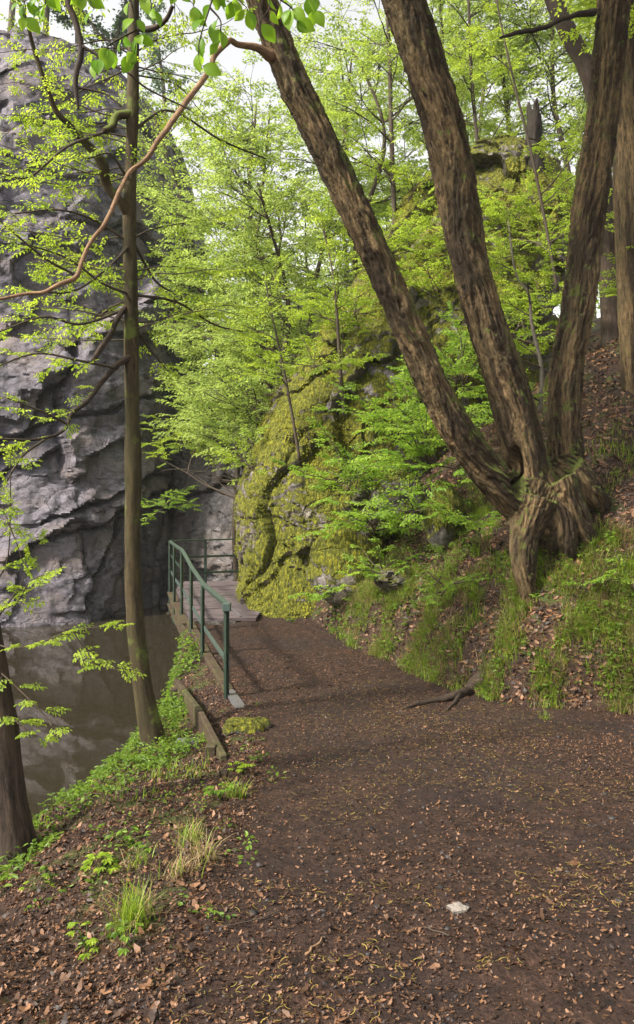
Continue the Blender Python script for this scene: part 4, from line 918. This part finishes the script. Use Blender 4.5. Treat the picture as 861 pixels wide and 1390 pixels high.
# ------------------------------------------------------------------ root on the path, flat stone
rt = empty('tree_root', P(600, 950, 8.2), 'dark gnarled root lying across the path edge below the grassy bank', 'root')
def on_ground(l, r0, r1, name, parent, mt, n=30, lift=.7, seed=0, ridge=.15):
    pts = []
    for x, y in l: pts.append((x, y, 0))
    sp_ = smooth_path(np.array(pts, float), n); rad = np.linspace(r0, r1, n); sp_[:, 2] = gz(sp_[:, 0], sp_[:, 1]) + rad * lift
    mb = MB(); add_tube(mb, sp_, rad, 12, ridge=ridge, lump=.25, seed=seed); return mb.build(name, M[mt], parent)
def gp(px, py):  # ground point under a pixel
    D = 2.5
    while D < 25:
        q = P(px, py, D)
        if q[2] < float(gz(q[0], q[1])): return q
        D += .02
    return q
G = lambda px, py: tuple(gp(px, py)[:2])
on_ground([G(658, 930), G(640, 940), G(615, 950), G(580, 955), G(548, 963)], .07, .018, 'root', rt, 'bark_dark', seed=1)
on_ground([G(630, 942), G(618, 955), G(604, 968)], .035, .01, 'root', rt, 'bark_dark', seed=2)
fs = gp(622, 1236); a = np.linspace(0, 2 * math.pi, 9, endpoint=False); rr2 = np.array([1, .7, 1.2, .8, 1.05, .7, 1.2, .75, .9]) * .036
mb = MB(); ring = np.stack([np.cos(a) * rr2 * 1.25, np.sin(a) * rr2, 0 * a], 1); Vt = np.vstack([ring + [0, 0, .008], ring * 1.05 - [0, 0, .02], [[0, 0, .010]]]) + [fs[0], fs[1], gz(fs[0], fs[1]) - .002]
mb.add(Vt, q=[(k, (k + 1) % 9, 9 + (k + 1) % 9, 9 + k)[::-1] for k in range(9)], t=[(k, (k + 1) % 9, 18) for k in range(9)])
M['pale'] = rock_mat('pale_stone', (.08, .07, .065), (.12, .105, .095), (.19, .17, .15), (.3, .26, .22))
tag(mb.build('flat_stone', M['pale'], smooth=False), 'pale flat stone lying alone on the path near the bottom', 'stone')

# ------------------------------------------------------------------ ground stuff
def gnorm(x, y):
    e = .03; zx = (gz(x + e, y) - gz(x - e, y)) / (2 * e); zy = (gz(x, y + e) - gz(x, y - e)) / (2 * e)
    return nrmr(np.stack([-zx, -zy, np.ones_like(zx)], 1))
def scatter(n, x0, x1, y0, y1, cond=None, wgt=None):
    out = []; tot = 0
    while tot < n:
        yy = y0 + (y1 - y0) * rs.random(n) ** 1.5; xx = x0 + (x1 - x0) * rs.random(n)
        px = CX + xx / yy * F; ok = (px > -120) & (px < 980)
        if cond is not None: ok &= cond(xx, yy)
        out.append(np.stack([xx[ok], yy[ok]], 1)); tot += ok.sum()
        if not ok.any(): break
    o = np.concatenate(out)[:n]; return o[:, 0], o[:, 1]
CURL = (np.array([(-.5, -.12, .10), (0, -.30, .0), (.6, -.08, .22), (.62, .1, .24), (0, .26, .09), (-.5, .1, .16)]), np.array([(0, 1, 4, 5), (1, 2, 3, 4)]))
def litter(n, box, cond, size, name, mt, label, tilt=.45, lift=.004, tmpl=CURL):
    x, y = scatter(n, *box, cond); z = gz(x, y); nn = gnorm(x, y) + rs.normal(0, tilt, (len(x), 3))
    a = rs.random(len(x)) * 6.28; d = np.stack([np.cos(a), np.sin(a), 0 * a], 1); d = d - nn * (d * nn).sum(1, keepdims=True) / (nn * nn).sum(1, keepdims=True)
    Vv, Fq, rn = place(tmpl, np.stack([x, y, z + lift], 1), d, nrmr(nn), rs.uniform(*size, len(x)), rs.random(len(x)) ** 1.6)
    o = mk(name, Vv, Fq, M[mt], None, False, {'rnd': rn}); return tag(o, label, name.replace('_', ' '), kind='stuff')
notriver = lambda x, y: (x > ES(y) - .3) & ~((y > 13.9 + 1.4 * sstep(-1.5, -1.1, x)) & (hill_s(x, y) < 0))
cl_path = lambda x, y: notriver(x, y) & (rs.random(len(x)) < np.where((hill_s(x, y) < 0) & (x > EL(y) + .15), .18 + .5 * sstep(-.1, .4, fbm(np.stack([x, y, 0 * x], 1) * .9, 3, 44)), 1))
litter(170000, (-2.4, 4.6, 2.0, 15.2), cl_path, (.006, .019), 'leaf_litter', 'litter', 'brown leaf fragments covering the path and banks')
litter(5000, (-2.4, 4.6, 2.0, 11), lambda x, y: cl_path(x, y) & ((x < EL(y) + .1) | (hill_s(x, y) > 0) | (rs.random(len(x)) < .12)), (.022, .042), 'fallen_leaves', 'litter', 'larger curled dead leaves lying on the slopes', tilt=.6, lift=.010)
litter(42000, (0, 16, 8.5, 27), lambda x, y: hill_s(x, y) > 0, (.035, .08), 'slope_litter', 'litter', 'dead brown leaves lying over the hillside', lift=.01)
k = 9; tt = np.linspace(0, 1, 5); ck = np.array([(t - .5, .18 * math.sin(t * 3.1) + s * .045, .05) for t in tt for s in (-1, 1)])
cf = np.array([(2 * q, 2 * q + 2, 2 * q + 3, 2 * q + 1) for q in range(4)])
litter(7000, (-2.2, 4.6, 2.0, 10), lambda x, y: notriver(x, y) & (fbm(np.stack([x, y, 0 * x], 1) * 1.3, 3, 45) > -.15) & (rs.random(len(x)) < sstep(-.9, .6, x)), (.012, .036), 'catkin_litter', 'catkin', 'fallen yellow catkins strewn over the path', tilt=.12, lift=.014, tmpl=(ck, cf))
# pebbles
def ico():
    s = MB(); th = np.array([.0, .9, 1.8, 2.7, 3.6, 4.5, 5.4]); v = [(0, 0, .5)] + [(math.cos(t), math.sin(t), .2) for t in th] + [(math.cos(t) * .9, math.sin(t) * .9, -.4) for t in th]
    q = [(1 + k, 8 + k, 8 + (k + 1) % 7, 1 + (k + 1) % 7) for k in range(7)]; t = [(0, 1 + k, 1 + (k + 1) % 7) for k in range(7)]
    return np.array(v) * .5, np.array(q), np.array(t)
pv, pq, pt = ico(); x, y = scatter(1100, -1, 4.4, 2, 11, lambda x, y: (hill_s(x, y) < -.1) & (x > EL(y)))
sz = rs.uniform(.008, .04, len(x)) * rs.uniform(.5, 1, len(x)); sz[:40] = rs.uniform(.03, .055, 40); a = rs.random(len(x)) * 6.28
d = np.stack([np.cos(a), np.sin(a), 0 * a], 1)
V1, F1, r1_ = place((pv, pq), np.stack([x, y, gz(x, y) - sz * .12], 1), d, gnorm(x, y), sz); tq = (np.arange(len(x))[:, None, None] * len(pv) + pt[None]).reshape(-1, 3)
m, nt, out = mat('path_stone'); gg = nt.nodes.new('ShaderNodeNewGeometry'); nn_ = noise(nt, gg.outputs['Position'], 30, 5, .7)
bsdf(nt, out, ramp(nt, nn_, [(.35, (.018, .014, .013)), (.65, (.055, .047, .048))]), .6, .4, nn_, .01); M['stone'] = m
tag(mk('gravel', V1, [F1, tq], M['stone'], None, True), 'small dark stones bedded in the path', 'gravel', kind='stuff')

def blades(x, y, z, h, w, lean, seed=0, n=4, curl=.6):
    m = len(x); r = np.random.default_rng(seed); a = r.random(m) * 6.28; dx = np.stack([np.cos(a), np.sin(a), 0 * a], 1)
    if lean is not None: dx = nrmr(dx + lean)
    side = np.stack([-dx[:, 1], dx[:, 0], 0 * a], 1); t = np.linspace(0, 1, n); c = r.uniform(.3, 1.3, m) * curl
    rows = []
    for k, u in enumerate(t):
        p_ = np.stack([x, y, z], 1) + dx * (h * c * u ** 1.8 * .7)[:, None] + UPV * (h * (u - .32 * c * u * u))[:, None]
        ww = (w * (1 - u) ** .7 * .5)[:, None]; rows += [p_ - side * ww, p_ + side * ww]
    V_ = np.stack(rows, 1); F_ = np.array([(2 * k, 2 * k + 1, 2 * k + 3, 2 * k + 2) for k in range(n - 1)])
    return V_.reshape(-1, 3), (np.arange(m)[:, None, None] * 2 * n + F_[None]).reshape(-1, 4), np.repeat(r.random(m), 2 * n)
# bank grass: clumps
def clumps(nc, per, box, cond, h, name, mt, label, spread=.05, seed=0, w=(.004, .008), curl=.7):
    cx, cy = scatter(nc, *box, cond); k = rs.integers(per // 2, per, len(cx)); x = np.repeat(cx, k) + rs.normal(0, spread, k.sum()); y = np.repeat(cy, k) + rs.normal(0, spread, k.sum())
    hh = np.repeat(rs.uniform(.6, 1.2, len(cx)), k) * rs.uniform(*h, k.sum())
    ln = gnorm(x, y) * [1, 1, 0] * .9
    Vv, Fq, rn = blades(x, y, gz(x, y) - .01, hh, rs.uniform(*w, len(x)), ln, seed, curl=curl)
    o = mk(name, Vv, Fq, M[mt], None, True, {'rnd': rn}); return tag(o, label, 'grass', kind='stuff')
bank = lambda x, y: (lambda s: (s > -.05) & (s < 2.2 + 0 * x) & (rs.random(len(x)) < np.exp(-np.clip(s - .45, 0, 9) * 1.0) * sstep(-.22, .28, fbm(np.stack([x, y, 0 * x], 1) * 2.3, 3, 46))))(hill_s(x, y))
clumps(1050, 30, (.2, 4.6, 8.2, 13), bank, (.10, .30), 'bank_grass', 'grass', 'green grass tufts covering the bank above the path', .045, 1, curl=1.15)
clumps(420, 30, (.2, 4.6, 8.2, 13), bank, (.16, .38), 'dry_bank_grass', 'dry', 'dry straw coloured grass hanging on the bank', .05, 2, curl=1.7)
clumps(60, 24, (3.4, 6.5, 10.5, 14), lambda x, y: (hill_s(x, y) > 1.8) & (fbm(np.stack([x, y, 0 * x], 1) * .8, 2, 47) > .05), (.12, .28), 'slope_grass', 'grass', 'grass patches higher on the slope behind the tree', .07, 3)
# broad-leaved ground herbs
def herbs(n, box, cond, size, name, label, mt='leaf_dark', hgt=(.03, .14), per=7, tm=LEAF6):
    cx, cy = scatter(n, *box, cond); x = np.repeat(cx, per); y = np.repeat(cy, per); a = rs.random(len(x)) * 6.28; h = np.repeat(rs.uniform(*hgt, len(cx)), per) * rs.uniform(.6, 1.1, len(x))
    rr3 = rs.uniform(.0, .05, len(x)); pos = np.stack([x + np.cos(a) * rr3, y + np.sin(a) * rr3, gz(x, y) + h], 1)
    d = np.stack([np.cos(a), np.sin(a), rs.normal(-.1, .35, len(x))], 1); up = np.array([UPV] * len(x)) + rs.normal(0, .3, (len(x), 3))
    Vv, Fq, rn = place(tm, pos, d, up, rs.uniform(*size, len(x)) , np.clip(np.repeat(rs.random(len(cx)), per) * .6 + rs.random(len(x)) * .4, 0, 1))
    o = mk(name, Vv, Fq, M[mt], None, False, {'rnd': rn}); return tag(o, label, 'ground cover', kind='stuff')
lb = lambda x, y: (rs.random(len(x)) < .25 + .75 * sstep(-.15, .25, fbm(np.stack([x, y, 0 * x], 1) * 2.6, 3, 149))) & (x < EL(y) - np.where(y > 6.3, .58, .15) + .25 * fbm(np.stack([x, y, 0 * x], 1) * 2, 2, 9)) & (x > ES(y) - 1.3) & (y < 13.5) & (rs.random(len(x)) < sstep(.75, 1.35, (EL(y) - x) * 1.0 - .25 * sstep(6, 4.5, y) + sstep(5.5, 8, y) * .6 + .35 * fbm(np.stack([x, y, 0 * x], 1) * 1.6, 3, 49)))
herbs(2700, (-3.4, -.6, 4.0, 13.5), lb, (.022, .052), 'ground_cover', 'fresh green leafy ground cover along the riverbank', hgt=(.02, .13))
herbs(1000, (.2, 4.6, 8.3, 13.3), bank, (.03, .07), 'bank_herbs', 'small broad leaved herbs among the bank grass', hgt=(.03, .16))
herbs(500, (-.4, 2.5, 11, 14.2), lambda x, y: (hill_s(x, y) > .0) & (hill_s(x, y) < 1.2), (.03, .06), 'outcrop_herbs', 'low herbs at the foot of the mossy outcrop', hgt=(.02, .12))

herbs(480, (-3.2, -.9, 9.3, 13.9), lambda x, y: (x < EL(y) - np.where(y < 10.8, .62, .12)) & (x > ES(y) - .6) & (rs.random(len(x)) < .3 + .7 * sstep(-.2, .2, fbm(np.stack([x, y, 0 * x], 1) * 3, 2, 151))), (.03, .075), 'bridge_bank_herbs', 'leafy herbs growing on the steep bank beneath the railing', hgt=(.02, .2))
clumps(45, 22, (-2.6, -.8, 5.2, 9.5), lambda x, y: (x < EL(y) - .4) & (x > ES(y) - .4) & (rs.random(len(x)) < sstep(-.1, .3, fbm(np.stack([x, y, 0 * x], 1) * 2.5, 2, 152))), (.06, .17), 'riverbank_grass', 'grass', 'short grass mixed into the ground cover on the riverbank', .05, 5)
herbs(70, (-1.4, 0, 3.0, 8.8), lambda x, y: (x > ES(y)) & (x < EL(y) + .25) & (rs.random(len(x)) < sstep(.0, .3, fbm(np.stack([x, y, 0 * x], 1) * 3, 2, 153))), (.015, .035), 'litter_sprouts', 'tiny green sprouts in the litter along the path edge', hgt=(.01, .05))
# single tufts and plants on the left slope
def tuft(px, py, n, h, label, seed, dry=.2, spread=.035):
    c = gp(px, py); r = np.random.default_rng(seed); root = empty('grass_tuft', c, label, 'grass tuft')
    for nm, m_, cnt, cu in (('green_blades', 'grass', int(n * (1 - dry)), .9), ('dry_blades', 'dry', int(n * dry), 1.7)):
        x = c[0] + r.normal(0, spread, cnt); y = c[1] + r.normal(0, spread, cnt)
        Vv, Fq, rn = blades(x, y, gz(x, y) - .01, r.uniform(.6, 1.45, cnt) * h, r.uniform(.003, .006, cnt), None, seed, 5, cu); mk(nm, Vv, Fq, M[m_], root, True, {'rnd': rn})
tuft(180, 1258, 260, .17, 'large green grass tuft nearest the camera on the left slope', 1)
tuft(258, 1145, 130, .13, 'upright green grass tuft above the dry grass on the left slope', 2)
tuft(243, 1190, 110, .11, 'mostly dry grass tuft between two green ones on the slope', 3, .75)
tuft(275, 1165, 90, .13, 'thin dry tuft at the upper path edge', 4, .8)
tuft(322, 1080, 110, .12, 'grass tuft among herbs just below the timber edging', 5)
tuft(185, 1180, 30, .10, 'sparse small grass sprout on bare litter', 6)
tuft(742, 975, 40, .10, 'tiny flat grass tuft at the right path edge', 7)
def plant(px, py, n, size, label, seed, hg=.08, mt='leaf_dark'):
    c = gp(px, py); r = np.random.default_rng(seed); root = empty('woodland_plant', c, label, 'plant'); br = MB(); lm = MB()
    for k in range(n):
        a = r.random() * 6.28; e = c + np.array([math.cos(a), math.sin(a), 0]) * r.uniform(.02, .09) + [0, 0, r.uniform(.4, 1.1) * hg]
        add_tube(br, np.array([c, (c + e) / 2 + [0, 0, .02], e]), .0014, 4, cap=False)
        m_ = 5; aa = a + np.linspace(-1.5, 1.5, m_); pos = np.repeat(e[None], m_, 0); d = np.stack([np.cos(aa), np.sin(aa), 0 * aa - .15], 1)
        Vv, Fq, rn = place(LEAF6, pos, d, np.array([UPV] * m_) + r.normal(0, .15, (m_, 3)), size * r.uniform(.7, 1.1, m_) * (1 - .15 * np.abs(np.linspace(-1.5, 1.5, m_)))); lm.add(Vv, Fq, rnd=rn)
    br.build('stems', M['grass'], root); lm.build('leaves', M[mt], root, smooth=False)
for k, (px, py, n, s, lab) in enumerate([(140, 1185, 13, .05, 'bright herb with fingered leaves in the middle of the left slope'), (172, 1150, 8, .045, 'fingered herb just above the bright one on the left slope'),
        (200, 1160, 5, .03, 'small herb left of the upright grass tuft'), (55, 1215, 5, .028, 'tiny seedling on bare litter at the lower left'), (72, 1200, 5, .032, 'small seedling below the fingered herb at left'),
        (60, 1235, 4, .026, 'tiniest seedling at the bottom left'), (118, 1292, 8, .035, 'low herb at the bottom beneath the large tuft'), (15, 1180, 5, .035, 'seedling at the foot of the dark left trunk'),
        (300, 1085, 12, .045, 'leafy herb at the lower end of the timber edging'), (330, 1050, 12, .04, 'herb on the path edge right of the timber edging'), (355, 1035, 8, .035, 'small herb farthest onto the path edge'),
        (180, 1290, 6, .035, 'bright small herb right beneath the large grass tuft'), (45, 1165, 4, .03, 'lone sprout beside the roots of the dark trunk'), (395, 845, 5, .07, 'small bright herb at the rock foot on the path edge')]):
    plant(px, py, n, s, lab, 600 + k, mt='leaf_dark' if k % 3 else 'leaf')

# fallen twigs
for k, (a_, b_, lab, rr4) in enumerate([((415, 1300), (440, 1278), 'short pale stick at the bottom edge of the path', .006), ((300, 1262), (385, 1240), 'thin dark twig lying low on the path', .003), ((610, 1275), (560, 1262), 'tiny twig near the flat stone', .003)]):
    a1, b1_ = gp(*a_), gp(*b_); root = None
    sp_ = np.linspace(a1, b1_, 12); sp_[:, 2] = gz(sp_[:, 0], sp_[:, 1]) + .008; sp_[:, 0] += .006 * np.sin(np.arange(12)); mb = MB(); add_tube(mb, sp_, np.linspace(rr4, rr4 * .5, 12), 6)
    tag(mb.build('fallen_twig', M['dead'] if k == 0 else M['twig']), lab, 'twig')

# ------------------------------------------------------------------ light, sky, camera
m, nt, out = mat('haze_air'); pv_ = nt.nodes.new('ShaderNodeVolumePrincipled'); pv_.inputs['Density'].default_value = .0004; pv_.inputs['Color'].default_value = (.86, .92, .9, 1)
nt.links.new(pv_.outputs[0], out.inputs['Volume']); mb = MB(); mb.box((0, 100, 18), 320, 340, 50)
tag(mb.build('haze', m, smooth=False), 'thin pale air filling the river valley', 'haze', kind='stuff')
w = bpy.data.worlds.new('World'); SC.world = w; w.use_nodes = True; nt = w.node_tree; bg = nt.nodes['Background']
sky = nt.nodes.new('ShaderNodeTexSky'); sky.sky_type = 'NISHITA'; sky.sun_disc = False; EL_, AZ = R(42), R(-78)
sky.sun_elevation = EL_; sky.sun_rotation = AZ; sky.dust_density = 3; sky.air_density = 1.2
hs = nt.nodes.new('ShaderNodeHueSaturation'); hs.inputs['Saturation'].default_value = .05; nt.links.new(sky.outputs[0], hs.inputs['Color'])
nt.links.new(hs.outputs[0], bg.inputs['Color']); bg.inputs['Strength'].default_value = .15
sun = bpy.data.lights.new('sun', 'SUN'); sun.energy = 4.6; sun.angle = R(7); sun.color = (1, .93, .8)
so = bpy.data.objects.new('sun', sun); COL.objects.link(so)
dirv = Vector((math.sin(-2.05) * math.cos(EL_), math.cos(-2.05) * math.cos(EL_), math.sin(EL_)))
so.rotation_euler = dirv.to_track_quat('Z', 'Y').to_euler(); sky.sun_rotation = -2.05
cam = bpy.data.cameras.new('camera'); co_ = bpy.data.objects.new('camera', cam); COL.objects.link(co_); SC.camera = co_
co_.location = (0, 0, EYE); co_.rotation_euler = (R(90), 0, 0); cam.sensor_fit = 'VERTICAL'; cam.sensor_height = 36; cam.lens = 36 * F / 1390
cam.shift_y = -45 / 1390; cam.clip_end = 1000; cam.clip_start = .05
vs = SC.view_settings; vs.view_transform = 'Standard'; vs.look = 'None'; vs.exposure = 1.08; vs.gamma = 1; vs.use_curve_mapping = False
SC.cycles.max_bounces = 6; SC.cycles.transmission_bounces = 4; SC.cycles.diffuse_bounces = 4; SC.cycles.use_denoising = True
SC.cycles.sample_clamp_indirect = 6
